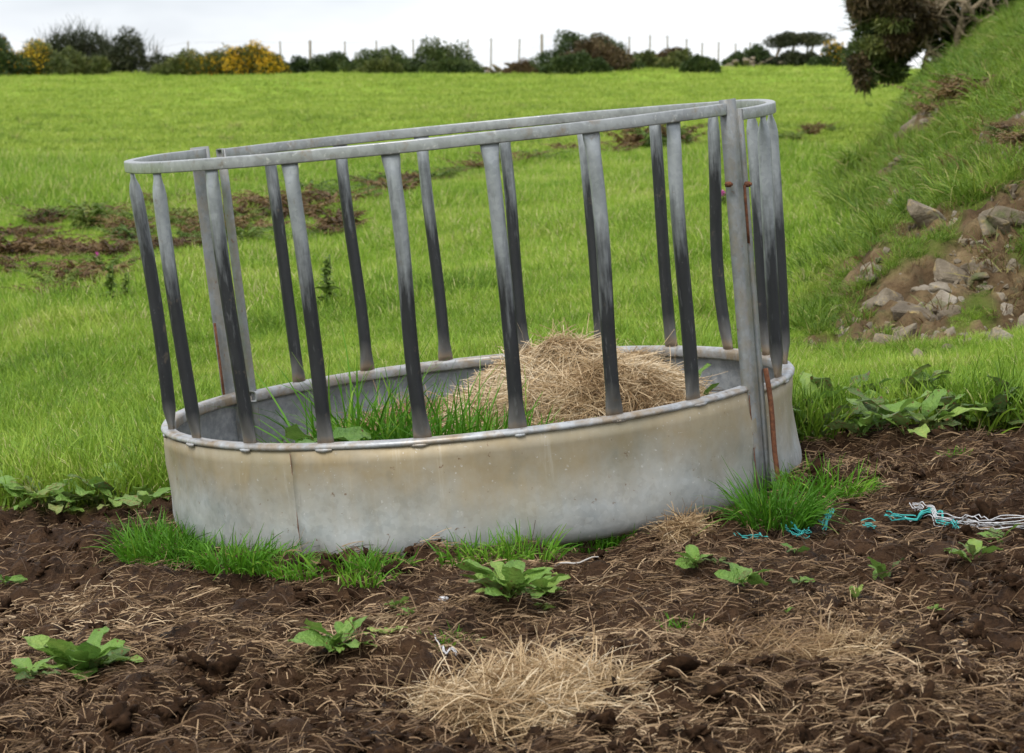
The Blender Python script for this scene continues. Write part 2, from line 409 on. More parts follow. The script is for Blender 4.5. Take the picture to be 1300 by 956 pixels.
def bare_w(x, y, k=1.0):
    x = np.asarray(x, float); y = np.asarray(y, float); out = np.zeros(x.shape)
    sel = (x > .4) & (x < 14) & (y > 9.5) & (y < 60)
    if not sel.any(): return out
    X_, Y_ = x, y; x = x[sel]; y = y[sel]
    n = 0.50*fbm(x*3.2, y*2.2, 4, 90)
    b = np.zeros_like(np.asarray(x, float))
    for bx, by, r in BARE:
        dd = np.hypot(x-bx, (y-by)*(.60 if k == 1 else .45))/(r*1.12*k)
        b = np.maximum(b, sstep(1.25, .65, dd+n))
    out[sel] = b*sstep(.003, .03, bank_h(x, y)); return out
def make_ground():
    fine = np.arange(-.46, .4601, .0023)
    coarse = np.linspace(.46, 2*math.pi-.46, 60)[1:-1]
    th = np.concatenate([fine, coarse])
    rr = np.concatenate([np.linspace(.25, 4.3, 22), np.exp(np.arange(math.log(4.4), math.log(12.5), .0026)), np.exp(np.arange(math.log(12.5), math.log(36), .0055))[1:], np.exp(np.arange(math.log(36), math.log(700), .022))[1:]])
    T, Rr = np.meshgrid(th, rr); X = Rr*np.sin(T); Y = Rr*np.cos(T)
    Z = rough_z(X, Y)
    bw_ = bare_w(X, Y); Z = Z+bw_*(.05*np.abs(fbm(X*7, Y*6, 3, 190))+.04*fbm(X*19, Y*15, 2, 195)-.05)
    nt_, nr = len(th), len(rr)
    V = np.stack([X, Y, Z], -1).reshape(-1, 3)
    i, j = np.meshgrid(np.arange(nr-1), np.arange(nt_), indexing='ij'); j2 = (j+1) % nt_
    F = np.stack([i*nt_+j, (i+1)*nt_+j, (i+1)*nt_+j2, i*nt_+j2], -1).reshape(-1, 4)
    F = F[:, ::-1]
    c = len(V); V = np.vstack([V, [[0, 0, float(rough_z(np.array([0.]), np.array([0.]))[0])]]])
    tri = np.stack([np.full(nt_, c), np.arange(nt_), (np.arange(nt_)+1) % nt_], -1)[:, ::-1]
    mudv = np.append(mud_w(X, Y).ravel(), 1); bv = np.append(bare_w(X, Y).ravel(), 0)
    m, t, o = newmat('pasture_ground')
    p = wpos(t)
    # turf
    n1 = noise(t, p, .35, 4); n2 = noise(t, p, 3.0, 5, .65); n3 = noise(t, p, 22, 4, .7)
    f = math_(t, 'MULTIPLY_ADD', n1, .55, math_(t, 'MULTIPLY_ADD', n2, .35, math_(t, 'MULTIPLY', n3, .35)))
    turf = ramp(t, f, [(.40, (.11, .205, .016)), (.60, (.22, .35, .03)), (.78, (.34, .44, .055)), (.92, (.42, .43, .12))])
    # mud
    a1 = noise(t, p, 7, 7, .7); a2 = noise(t, p, 38, 5, .7); a3 = noise(t, p, 2.2, 4)
    mud = ramp(t, math_(t, 'MULTIPLY_ADD', a1, .6, math_(t, 'MULTIPLY', a2, .4)), [(.36, (.011, .0065, .004)), (.48, (.044, .024, .013)), (.62, (.100, .056, .029)), (.78, (.20, .12, .062))])
    mud = mixc(t, mapr(t, a3, .45, .65, 0, .55), mud, (.062, .034, .018))
    # bare bank earth; shadowed soil is painted in as the dark tones
    earth = ramp(t, noise(t, p, 6, 7, .7), [(.3, (.04, .026, .014)), (.46, (.13, .085, .045)), (.62, (.26, .19, .10)), (.78, (.36, .31, .22))])
    earth = mixc(t, mapr(t, noise(t, p, 24, 5, .7), .50, .62, 0, .7), earth, (.075, .055, .030))
    earth = mixc(t, mapr(t, noise(t, p, 11, 5, .7), .58, .66, 0, .8), earth, (.10, .085, .045))
    am, ab = attr(t, 'mud'), attr(t, 'bare')
    thatch = ramp(t, f, [(.40, (.045, .060, .012)), (.60, (.10, .13, .024)), (.80, (.16, .15, .05))])
    turf = mixc(t, attr(t, 'bank'), turf, thatch)
    c = mixc(t, am, turf, mud); c = mixc(t, ab, c, earth)
    h = math_(t, 'ADD', a2, math_(t, 'MULTIPLY', a1, 2.0))
    rough = mixc(t, am, (.85,)*3, mixc(t, mapr(t, a1, .4, .6), (.42,)*3, (.85,)*3))
    bsdf(t, o, c, rough, 0, bump(t, h, 1.0, .02), .10)
    me = mesh_np('ground', V, [F, tri], m, True, {'mud': mudv, 'bare': bv, 'bank': np.append((sstep(.01, .10, bank_h(X, Y))).ravel(), 0)})
    tag(obj('ground', me), 'rough pasture ground with trodden mud in front and a bank beside it', None, None, 'structure')
make_ground()

# ------------------------------------------------------------------ scattering (geometry nodes, for grass, clods and straw that nobody could count)
def source(coll_name, meshes):
    c = bpy.data.collections.new(coll_name)
    for k, me in enumerate(meshes):
        c.objects.link(bpy.data.objects.new('%s_%02d' % (coll_name, k), me))
    return c
def scatter(name, P, rot, scl, coll, nvar, rs):
    me = bpy.data.meshes.new(name); n = len(P)
    me.vertices.add(n); me.vertices.foreach_set('co', np.ascontiguousarray(P, np.float32).ravel())
    a = me.attributes.new('rot', 'FLOAT_VECTOR', 'POINT'); a.data.foreach_set('vector', np.ascontiguousarray(rot, np.float32).ravel())
    a = me.attributes.new('scl', 'FLOAT', 'POINT'); a.data.foreach_set('value', np.ascontiguousarray(scl, np.float32))
    a = me.attributes.new('idx', 'INT', 'POINT'); a.data.foreach_set('value', rs.integers(0, nvar, n).astype(np.int32))
    o = obj(name, me)
    g = bpy.data.node_groups.new(name+'_scatter', 'GeometryNodeTree')
    g.interface.new_socket('Geometry', in_out='INPUT', socket_type='NodeSocketGeometry')
    g.interface.new_socket('Geometry', in_out='OUTPUT', socket_type='NodeSocketGeometry')
    gi = nd(g, 'NodeGroupInput'); go = nd(g, 'NodeGroupOutput')
    ci = nd(g, 'GeometryNodeCollectionInfo'); ci.inputs['Collection'].default_value = coll
    ci.inputs['Separate Children'].default_value = True; ci.inputs['Reset Children'].default_value = True
    ip = nd(g, 'GeometryNodeInstanceOnPoints'); ip.inputs['Pick Instance'].default_value = True
    def na(nm, ty):
        q = nd(g, 'GeometryNodeInputNamedAttribute', data_type=ty); q.inputs['Name'].default_value = nm
        return q.outputs['Attribute']
    er = nd(g, 'FunctionNodeEulerToRotation')
    L = g.links.new
    L(gi.outputs[0], ip.inputs['Points']); L(ci.outputs[0], ip.inputs['Instance']); L(na('idx', 'INT'), ip.inputs['Instance Index'])
    L(na('rot', 'FLOAT_VECTOR'), er.inputs[0]); L(er.outputs[0], ip.inputs['Rotation']); L(na('scl', 'FLOAT'), ip.inputs['Scale'])
    L(ip.outputs[0], go.inputs[0])
    md = o.modifiers.new('scatter', 'NODES'); md.node_group = g
    return o
def grass_mesh(name, n, rad, L, W, lean, droop, mat, rs, dead=.06, segs=3):
    a = rs.uniform(0, 2*np.pi, n); r = rad*np.sqrt(rs.uniform(0, 1, n))
    base = np.stack([r*np.cos(a), r*np.sin(a), np.full(n, -.01)], -1)
    d = np.stack([np.cos(a)*lean*rs.uniform(0, 1.3, n)+rs.normal(0, lean*.4, n), np.sin(a)*lean*rs.uniform(0, 1.3, n)+rs.normal(0, lean*.4, n), np.ones(n)], -1)
    V, F, k = strands(base, d, L*rs.uniform(.45, 1.15, n), W*rs.uniform(.6, 1.2, n), droop*rs.uniform(.3, 1.4, n), segs, rs, .15)
    tint = np.clip(rs.normal(.45, .22, n), 0, 1); tint[rs.uniform(0, 1, n) < dead] = 1.6
    hgt = np.clip(V[:, 2]/L, 0, 1)
    return mesh_np(name, V, F, mat, True, {'tint': np.repeat(tint, k)})
rs = np.random.default_rng(11)
short = source('turf_blades', [grass_mesh('turf', 26, .075, .085, .0050, .55, .30, M['grass'], rs, d_) for d_ in (.02, .05, .08, .15, .45)])
mid = source('meadow_blades', [grass_mesh('meadow', 26, .07, l_, .0058, .42, .40, M['grass'], rs, d_, 4) for d_, l_ in ((.02, .15), (.04, .13), (.06, .16), (.10, .15), (.30, .19))])
far = source('far_blades', [grass_mesh('fargrass', 26, .16, .085, .014, .75, .30, M['far_grass'], rs, .04, 2) for _ in range(4)])
bankc = source('bank_blades', [grass_mesh('bankgrass', 34, .08, .17, .0062, .55, .55, M['bank_grass'], rs, .10, 4) for _ in range(5)])
def pts(rs, y0, y1, halfang, n, margin=.25):
    """random ground points over a strip, denser close by"""
    y = y0*np.exp(rs.uniform(0, 1, n)*math.log(y1/y0))
    x = rs.uniform(-1, 1, n)*(halfang*y+margin)
    return x, y
def upright(rs, n, t=.15): return np.stack([rs.normal(0, t, n), rs.normal(0, t, n), rs.uniform(0, 6.28, n)], -1)
# close meadow
x, y = pts(rs, 8.3, 16, .26, 52000, .6)
fx, fy = feeder_local(x, y); rr_ = np.hypot(fx, fy)
keep = (mud_w(x, y) < rs.uniform(.05, .55, len(x))) & (rr_ > 1.10) & (bank_h(x, y) < .12) & (bare_w(x, y) < rs.uniform(.1, .7, len(x)))
x, y = x[keep], y[keep]
sc = rs.uniform(.55, 1.25, len(x))*(1+.35*fbm(x*.8, y*.8, 3, 101))*np.where(y < 10.5, 1.0, .8)*np.where((x > .9) & (y > 9.3), np.where(y < 10.25, .9, .50), 1.0)
sc = sc*(1-.50*bare_w(x, y, 1.5))
tag(scatter('meadow_grass', np.stack([x, y, rough_z(x, y)], -1), upright(rs, len(x)), sc, mid, 5, rs), 'dense bright green grass of the field around the feeder', 'grass', None, 'stuff')
x, y = pts(rs, 13, 36, .27, 62000, .6)
keep = (bank_h(x, y) < .15) & (mud_w(x, y) < .3) & (bare_w(x, y) < rs.uniform(.1, .7, len(x)))
x, y = x[keep], y[keep]
sc = rs.uniform(.7, 1.3, len(x))*(1+.5*fbm(x*.5, y*.35, 3, 105))*np.interp(y, [13, 36], [1.15, 1.7])
sc = sc*(1-.50*bare_w(x, y, 1.5))
tag(scatter('pasture_grass', np.stack([x, y, rough_z(x, y)], -1), upright(rs, len(x)), sc, short, 5, rs), 'shorter grazed grass on the middle slope of the field', 'grass', None, 'stuff')
x, y = pts(rs, 32, 106, .27, 60000, 1)
keep = (bank_h(x, y) < .15); x, y = x[keep], y[keep]
sc = rs.uniform(.7, 1.3, len(x))*np.interp(y, [32, 106], [.9, 1.7])
tag(scatter('hilltop_grass', np.stack([x, y, rough_z(x, y)-.01], -1), upright(rs, len(x)), sc, far, 4, rs), 'pale yellow-green grass of the far hillside below the hedge', 'grass', None, 'stuff')
# rougher tussocks scattered through the field
ft = source('field_tussock_blades', [grass_mesh('fieldtussock', 90, .12, .20, .0065, .6, .6, M['bank_grass'], rs, d_, 4) for d_ in (.03, .10, .35)])
x, y = pts(rs, 10.5, 60, .27, 5200, .5); keep = (bank_h(x, y) < .10) & (mud_w(x, y) < .05) & (fbm(x*.55, y*.4, 3, 121) > .12); x, y = x[keep], y[keep]
tag(scatter('field_tussocks', np.stack([x, y, rough_z(x, y)-.02], -1), upright(rs, len(x), .25), rs.uniform(.35, .95, len(x))*np.interp(y, [10, 60], [.75, 1.5]), ft, 3, rs), 'darker rough tussocks dotted through the field', 'grass', None, 'stuff')
# bank
x = rs.uniform(.8, 14, 170000); y = 10.6*np.exp(rs.uniform(0, 1, 170000)*math.log(60/10.6))
bw = bare_w(x, y)
keep = (bank_h(x, y) > .04) & (bw < rs.uniform(.15, .95, len(x))) & (x < .30*y+.5); x, y = x[keep], y[keep]
sc = rs.uniform(.45, 1.1, len(x))*(1+.55*fbm(x*1.5, y*1.2, 3, 111))*np.interp(y, [11, 30], [.85, 1.25])
rot = upright(rs, len(x), .2); 
sc = sc*(1-.50*bare_w(x, y, 1.5))
tag(scatter('bank_grass', np.stack([x, y, rough_z(x, y)], -1), rot, sc, bankc, 5, rs), 'tussocky grass hanging over the earth bank', 'grass', None, 'stuff')

bw_all = None
rs = np.random.default_rng(13)
dead = source('dead_blades', [grass_mesh('deadgrass', 30, .10, .15, .0055, .8, .6, M['bracken_brown'], rs, .3, 4) for _ in range(3)])
x = rs.uniform(.8, 13, 40000); y = 10.8*np.exp(rs.uniform(0, 1, 40000)*math.log(50/10.8))
near_b = bare_w(x, y); pick = (bank_h(x, y) > .10) & (x < .30*y+.5) & ((fbm(x*1.1, y*.8, 3, 115) > .35) | ((near_b > .1) & (near_b < .97))) & (rs.uniform(0, 1, len(x)) < .65)
x, y = x[pick], y[pick]
tag(scatter('dead_bank_grass', np.stack([x, y, rough_z(x, y)-.02], -1), upright(rs, len(x), .3), rs.uniform(.4, 1.05, len(x)), dead, 3, rs), 'brown dead grass round the bare scars of the bank', 'grass', None, 'stuff')
tus = source('tussock_blades', [grass_mesh('tussock', 150, .13, .24, .0070, .75, .85, M['bank_grass'], rs, .05, 5) for _ in range(4)])
x = rs.uniform(.9, 13, 14000); y = 11*np.exp(rs.uniform(0, 1, 14000)*math.log(52/11))
pick = (bank_h(x, y) > .10) & (bare_w(x, y) < .35) & (x < .27*y+.5) & (fbm(x*1.6, y*1.2, 3, 117) > -.05) & (rs.uniform(0, 1, len(x)) < .6); x, y = x[pick], y[pick]
pick = bare_w(x, y, 1.7) < .3; x, y = x[pick], y[pick]
tag(scatter('bank_tussocks', np.stack([x, y, rough_z(x, y)], -1), upright(rs, len(x), .2), rs.uniform(.6, 1.6, len(x))*np.interp(y, [11, 30], [.85, 1.3]), tus, 4, rs), 'long overhanging tussock grass on the bank', 'grass', None, 'stuff')
# ------------------------------------------------------------------ the ring feeder
feeder = empty('cattle_feeder')
Mw = Matrix.Identity(4)
for i in range(3):
    for j in range(3): Mw[i][j] = RW[i, j]
SINK = 0.0
Mw.translation = Vector(FO)-SINK*Vector(RW[:, 2])
feeder.matrix_world = Mw
tag(feeder, 'round galvanised steel ring feeder with upright bars, standing tilted on the mud', 'cattle feeder')
def f2w(v): return RW @ np.asarray(v, float)+FO
def half_shift(V, half):
    V = np.array(V, float)
    if half == 'B': V[:, 2] += -0.0137-0.0055*V[:, 0]
    else: V[:, 2] += 0.002
    return V
def ringsweep(sec, a0, a1, half, n=90, wob=0.0, seed=0, hollow=.0):
    """sec: closed (r,z) section, swept from angle a0 to a1 (degrees)"""
    sec = np.array(sec, float); k = len(sec); A = np.radians(np.linspace(a0, a1, n))
    dr = wob*fbm(np.degrees(A)/23.0, np.zeros(n), 3, seed)
    dz = wob*.6*fbm(np.degrees(A)/30.0, np.ones(n)*5, 2, seed+9)
    V = np.stack([(sec[None, :, 0]+dr[:, None])*np.cos(A)[:, None], (sec[None, :, 0]+dr[:, None])*np.sin(A)[:, None], sec[None, :, 1]+dz[:, None]], -1).reshape(-1, 3)
    i, j = np.meshgrid(np.arange(n-1), np.arange(k), indexing='ij'); j2 = (j+1) % k
    F = np.stack([i*k+j, i*k+j2, (i+1)*k+j2, (i+1)*k+j], -1).reshape(-1, 4)
    mb = MB(); mb.add(half_shift(V, half), F)
    # open tube ends: a lip, then the dark inside
    c = sec.mean(0)
    for e, q in ((0, 1), (n-1, -1)):
        ins = c+(sec-c)*.78
        a = A[e]; tx = np.array([-math.sin(a), math.cos(a), 0])*q*.05
        def loop(s, t=0): return np.stack([(s[:, 0]+dr[e])*math.cos(a), (s[:, 0]+dr[e])*math.sin(a), s[:, 1]+dz[e]], -1)+t
        L = np.concatenate([loop(sec), loop(ins), loop(ins, tx)])
        jj = np.arange(k); j2 = (jj+1) % k
        F2 = np.concatenate([np.stack([jj, j2, j2+k, jj+k], -1), np.stack([jj+k, j2+k, j2+2*k, jj+2*k], -1)])
        if q < 0: F2 = F2[:, ::-1]
        mb.add(half_shift(L, half), [F2, (np.arange(k)+2*k)[None, :]])
    return mb
def rsec(r0, r1, z0, z1, rad, m=3):
    """rounded rectangle in (r,z)"""
    out = []
    for cx, cz, a in ((r1-rad, z1-rad, 0), (r0+rad, z1-rad, 90), (r0+rad, z0+rad, 180), (r1-rad, z0+rad, 270)):
        for q in range(m+1):
            t = math.radians(a+90*q/m); out.append((cx+rad*math.cos(t), cz+rad*math.sin(t)))
    return out
RT = 1.071; HT = 1.2344; HS = .3420; HR = .361
top_sec = rsec(RT-.030, RT, HT-.036, HT, .004)
low_sec = [(R0+.006, .3445), (R0+.0075, .352), (R0+.003, .3590), (R0-.006, .3620), (R0-.028, .3615), (R0-.0355, .357), (R0-.037, .350), (R0-.037, .329), (R0-.034, .324), (R0-.012, .323), (R0-.005, .3245), (R0-.005, .3425), (R0+.002, .3425)]
JA0, JA1 = 144.9, 322.6           # half A (front left)
JB0, JB1 = -32.8, 141.4           # half B (back right)
for nm, half, a0, a1, s in (('A', 'A', JA0, JA1, 3), ('B', 'B', JB0, JB1, 5)):
    o = obj('top_rail', ringsweep(top_sec, a0, a1, half, 90, .004, s).mesh('top_rail', M['galv'], False), feeder)
    low = obj('lower_rail', ringsweep(low_sec, a0, a1, half, 90, .003, s+20).mesh('lower_rail', M['galv_low'], True), feeder)
    if half == 'A': lowA = low
    else: lowB = low
def panel(a0, a1, half, dr, seed, curl=True):
    n = 70; A = np.radians(np.linspace(a0, a1, n))
    prof = [(0, HS), (0, .30), (0, .24), (0, .18), (0, .12), (0, .07), (-.003, .035), (-.012, .012), (-.030, -.004)]
    prof = np.array(prof); k = len(prof); t = .003
    Z = np.broadcast_to(prof[None, :, 1], (n, k)); AA = np.broadcast_to(np.degrees(A)[:, None], (n, k))
    dent = .010*fbm(AA/17.0, Z*5, 3, seed)*np.clip((HS-Z)/.08, 0, 1)
    Vs = []
    for off in (0, -t):
        r = R0+dr+prof[None, :, 0]+dent+off
        Vs.append(np.stack([r*np.cos(A)[:, None], r*np.sin(A)[:, None], Z], -1).reshape(-1, 3))
    V = np.concatenate(Vs)
    i, j = np.meshgrid(np.arange(n-1), np.arange(k-1), indexing='ij')
    F = np.stack([i*k+j, i*k+j+1, (i+1)*k+j+1, (i+1)*k+j], -1).reshape(-1, 4)
    N = n*k
    rims = []
    for a, b in [((i_)*k, (i_+1)*k) for i_ in range(n-1)]: rims += [(a, b, b+N, a+N)]
    for a, b in [((i_)*k+k-1, (i_+1)*k+k-1) for i_ in range(n-1)]: rims += [(b, a, a+N, b+N)]
    for j_ in range(k-1):
        rims += [(j_+1, j_, j_+N, j_+1+N)]; q = (n-1)*k+j_; rims += [(q, q+1, q+1+N, q+N)]
    mb = MB(); mb.add(half_shift(V, half), [F, F[:, ::-1]+N, np.array(rims)])
    me = mb.mesh('sheet_panel', M['sheet'], False); me.materials.append(M['sheet_inner'])
    ids = np.zeros(len(me.polygons), np.int32); ids[len(F):2*len(F)] = 1; me.polygons.foreach_set('material_index', ids); return me
SEAM = 236.8
for a0, a1, half, dr, s in ((JA0, SEAM+1.2, 'A', 0, 130), (SEAM, JA1+.6, 'A', .0030, 131), (JB0-.5, 58, 'B', 0, 132), (57, JB1, 'B', .0030, 133)):
    me = panel(a0, a1, half, dr, s); me.shade_smooth() if hasattr(me, 'shade_smooth') else None
    obj('sheet_panel', me, feeder)
# uprights
def bar_mesh(bend, tw, seed, ends=(1.0, 1.0)):
    rows = [0, .02, .05, .085, .13, .2, .3, .4, .5, .6, .7, .8, .87, .915, .95, .98, 1]
    k = 14; ang = np.linspace(0, 2*np.pi, k, endpoint=False); V = []
    H0, H1 = HR-.002, HT-.034
    for t in rows:
        e = max((1-sstep(.01, .09, t))*ends[0], sstep(.925, .99, t)*ends[1])
        wt = .0218*(1-e)+.0285*e; dp = .0218*(1-e)+(.0105 if t < .5 else .0065)*e
        z = H0+(H1-H0)*t; rc = (R0-.021)*(1-t)+(RT-.015)*t
        bx = bend[0]*math.sin(math.pi*t)+bend[2]*math.sin(2*math.pi*t); by = bend[1]*math.sin(math.pi*t)
        V.append(np.stack([rc+by+dp*np.cos(ang), bx+wt*np.sin(ang), np.full(k, z)], -1))
    V = np.concatenate(V); n = len(rows)
    i, j = np.meshgrid(np.arange(n-1), np.arange(k), indexing='ij'); j2 = (j+1) % k
    F = np.stack([i*k+j, i*k+j2, (i+1)*k+j2, (i+1)*k+j], -1).reshape(-1, 4)
    mb = MB(); mb.add(V, F); mb.add(np.zeros((0, 3)), [])
    mb.F.setdefault(k, []).append(np.array([list(range(k))[::-1], list(range((n-1)*k, n*k))]))
    return mb
def rotz(V, deg):
    c, s = math.cos(math.radians(deg)), math.sin(math.radians(deg)); V = np.array(V, float)
    return np.stack([V[:, 0]*c-V[:, 1]*s, V[:, 0]*s+V[:, 1]*c, V[:, 2]], -1)
def disc(r, h, n=8):
    a = np.linspace(0, 2*np.pi, n, endpoint=False)
    V = np.concatenate([np.stack([np.full(n, x), r*np.cos(a), r*np.sin(a)], -1) for x in (-h, h)])
    i = np.arange(n); j = (i+1) % n
    return V, [np.stack([i, j, j+n, i+n], -1), np.stack([i[::-1], i[::-1]+n]) if False else np.array([i[::-1], i+n])]
brs = np.random.default_rng(3)
bars = [(a, 'A') for a in (193.5, 210.0, 226.8, 243.3, 259.8, 276.0, 293.0, 309.3)]+[(a, 'B') for a in (-20.2, -3.0, 13.2, 29.0, 45.5, 62.5, 79.3, 95.5, 112.8, 129.0)]
for a, half in bars:
    bend = [brs.normal(0, .004), brs.normal(0, .004), brs.normal(0, .003)]
    if a == 29.0: bend = [.028, .0, .010]
    if a == 309.3: bend = [-.006, 0, .004]
    mb = bar_mesh(bend, 0, 0)
    V = half_shift(rotz(np.concatenate(mb.V), a+brs.normal(0, .25)), half)
    mb.V = [V]
    b = obj('upright_bar', mb.mesh('upright_bar', M['bar'], True), feeder)
    dv, df = disc(.0062, .0056)
    for zz in (HR+.030,):
        mv = dv+np.array([R0-.021, 0, zz]); q = MB(); q.add(half_shift(rotz(mv, a), half), df)
        obj('bolt_hole_shade', q.mesh('bolt_hole_shade', M['hole_shade']), b)  # solid near-black disc, paints the shade inside a bolt hole
    # weld run under the foot, on the outside of the rail
    hw_ = brs.uniform(.9, 1.6); u = np.linspace(-hw_, hw_, 15); m_ = len(u); sw = np.sin(np.pi*np.linspace(0, 1, m_))**.6*brs.uniform(.5, 1.0, m_)
    def wl(r, z): return np.array([rotz([[r_, 0, z_]], a+q)[0] for r_, z_, q in zip(np.broadcast_to(r, (m_,)), np.broadcast_to(z, (m_,)), u)])
    Vw = np.concatenate([wl(R0+.004, .349), wl(R0+.0068+.0035*sw, .3465), wl(R0+.0060+.0035*sw, .3425-.004*sw), wl(R0+.001, .3405-.006*sw)]); i = np.arange(m_-1)
    Fw = np.concatenate([np.stack([i+m_*r, i+m_*(r+1), i+m_*(r+1)+1, i+m_*r+1], -1) for r in range(3)])
    q = MB(); q.add(half_shift(Vw, half), Fw)
    obj('weld_bead', q.mesh('weld_bead', M['galv_low'], True), lowA if half == 'A' else lowB)
# angle-iron posts at the two joints
def lpost(a, half, wt, wr, z0, z1, t=.005, flip=1, dr=0.0, lean=0.0):
    """L section: one flange along the ring (width wt), one pointing inwards (wr)"""
    r1 = RT+dr; s = flip
    sec = [(0, 0), (0, s*wt), (-t, s*wt), (-t, s*t), (-wr, s*t), (-wr, 0)]
    k = 6; V = []
    for z in np.linspace(z0, z1, 9):
        f = z/HT
        rr = (R0+.008+dr)*(1-f)+(RT+.006+dr)*f
        for (x, yy) in sec: V.append((rr+x, yy+lean*f, z))
    V = np.array(V); i, j = np.meshgrid(np.arange(8), np.arange(k), indexing='ij'); j2 = (j+1) % k
    F = np.stack([i*k+j, i*k+j2, (i+1)*k+j2, (i+1)*k+j], -1).reshape(-1, 4)
    q = MB(); q.add(half_shift(rotz(V, a), half), F); q.F.setdefault(6, []).append(np.array([[5, 4, 3, 2, 1, 0], [48, 49, 50, 51, 52, 53]]))
    return q.mesh('joint_post', M['post'])
obj('joint_post', lpost(322.0, 'A', .050, .030, .0, HT+.012, flip=1), feeder)
obj('joint_post', lpost(327.4, 'B', .028, .034, .02, HT-.002, flip=-1, dr=-.004), feeder)
obj('joint_post', lpost(145.7, 'A', .050, .045, .0, HT+.006, flip=1), feeder)
obj('joint_post', lpost(140.9, 'B', .030, .040, .0, HT+.002, flip=-1), feeder)
def tube(path, r, n=7, tints=.5):
    P = np.array(path, float); m = len(P); r = np.broadcast_to(r, (m,))
    T = norm(np.gradient(P, axis=0)); ref = np.array([.31, .2, .93]); 
    U = norm(np.cross(T, ref)); W = np.cross(T, U); a = np.linspace(0, 2*np.pi, n, endpoint=False)
    V = (P[:, None]+r[:, None, None]*(U[:, None]*np.cos(a)[None, :, None]+W[:, None]*np.sin(a)[None, :, None])).reshape(-1, 3)
    i, j = np.meshgrid(np.arange(m-1), np.arange(n), indexing='ij'); j2 = (j+1) % n
    F = np.stack([i*n+j, i*n+j2, (i+1)*n+j2, (i+1)*n+j], -1).reshape(-1, 4)
    caps = np.array([list(range(n))[::-1], list(range((m-1)*n, m*n))])
    return V, [F, caps]
def fpt(a, r, z): return rotz([[r, 0, z]], a)[0]
for a, r, z, half in ((320.9, RT-.004, HT-.245, 'A'), (326.2, RT+.006, HT-.255, 'A'), (145.2, R0-.01, HR+.025, 'A')):
    q = MB(); p = fpt(a, r, z); ax = fpt(a, 1, 0); q.add(*tube([p-ax*.008, p, p+ax*.008], .009, 6)); q.add(*tube([p+ax*.007, p+ax*.014], .005, 6))
    q.V = [half_shift(v, half) for v in q.V]
    obj('rusty_bolt', q.mesh('rusty_bolt', M['rust']), feeder)
for a, r, z0, z1 in ((325.7, RT+.004, .80, .98), (148.8, R0+.014, .36, .62)):
    q = MB(); q.add(*tube([fpt(a, r-(1-z/1.23)*.02, z) for z in np.linspace(z0, z1, 4)], .0045, 6))
    tag(obj('hinge_pin', q.mesh('hinge_pin', M['rust']), feeder), 'thin rusty hinge pin')
# rust line down the overlapping sheet edge and beside the joint post
def edge_line(a, z0, z1, w_, r=.0036):
    q = MB(); z = np.linspace(z0, z1, 16); g = np.random.default_rng(int(a*10)+int(z0*100)); w2 = w_*g.uniform(.35, 1.1, 16)
    L_ = np.array([rotz([[R0+r, -w, zz]], a)[0] for w, zz in zip(w2, z)]); R_ = np.array([rotz([[R0+r+.0012, 0, zz]], a)[0] for zz in z]); i = np.arange(15)
    q.add(np.concatenate([L_, R_]), np.stack([i, i+16, i+17, i+1], -1)); return obj('rusty_seam', q.mesh('rusty_seam', M['rust']), feeder)
edge_line(SEAM-.05, .0, .185, .005); edge_line(SEAM-.05, .19, .338, .004)
edge_line(321.9, .21, .335, .004, .0105); edge_line(321.9, .02, .17, .005, .0105)
# rod resting on the joint
q = MB()
pa = f2w(half_shift([fpt(327.6, R0+.018, .40)], 'A')[0]); pb = f2w(fpt(327.4, R0+.036, -.03))
rp = [pa+(pb-pa)*s+np.array([.004*math.sin(s*7), .004*math.sin(s*5), 0]) for s in np.linspace(0, 1, 9)]
q.add(*tube(rp, .0085, 8)); ro = obj('iron_rod', q.mesh('iron_rod', M['rust'], True))
tag(ro, 'thin rusty iron rod leaning against the feeder joint, foot in grass', 'rod')

ORD = ['', 'first', 'second', 'third', 'fourth', 'fifth', 'sixth', 'seventh', 'eighth', 'ninth', 'tenth', 'eleventh', 'twelfth', 'thirteenth', 'fourteenth', 'fifteenth', 'sixteenth', 'seventeenth', 'eighteenth', 'nineteenth', 'twentieth']
# ------------------------------------------------------------------ mud litter
rs = np.random.default_rng(21)
def straw_stuff():
    n = 300000
    y = 4.6*np.exp(rs.uniform(0, 1, n)*math.log(9.6/4.6)); x = rs.uniform(-1, 1, n)*(.25*y+.5)
    fx, fy = feeder_local(x, y); r = np.hypot(fx, fy)
    dens = np.clip(.55+.75*fbm(x*1.7, y*1.7, 4, 151), .28, 1)*mud_w(x, y)
    keep = (rs.uniform(0, 1, n) < dens*.95) & ((r > 1.07) | (r < .98)); x, y = x[keep], y[keep]; n = len(x)
    a = rs.uniform(0, np.pi*2, n)
    loc = 2.4*fbm(x*3, y*3, 2, 152)                                  # matted, locally combed
    a = np.where(rs.uniform(0, 1, n) < .45, loc+rs.normal(0, .35, n), a)
    base = np.stack([x, y, rough_z(x, y)+rs.uniform(-.004, .016, n)], -1)
    el = np.abs(rs.normal(0, .22, n))
    d = np.stack([np.cos(a), np.sin(a), el+SX*np.cos(a)], -1)
    L = rs.gamma(2.6, .014, n)+.012
    V, F, k = strands(base, d, L, rs.uniform(.0013, .0036, n), rs.uniform(.1, .6, n), 3, rs, .30, .3)
    tint = np.clip(rs.beta(1.5, 2.2, n)*1.85+.30*fbm(x*1.2, y*1.2, 2, 153), 0, 1.35)
    me = mesh_np('mud_straw', V, F, M['old_straw'], False, {'tint': np.repeat(tint, k)})
    tag(obj('mud_straw', me), 'brown trampled straw litter strewn over the mud', 'straw', None, 'stuff')
straw_stuff()
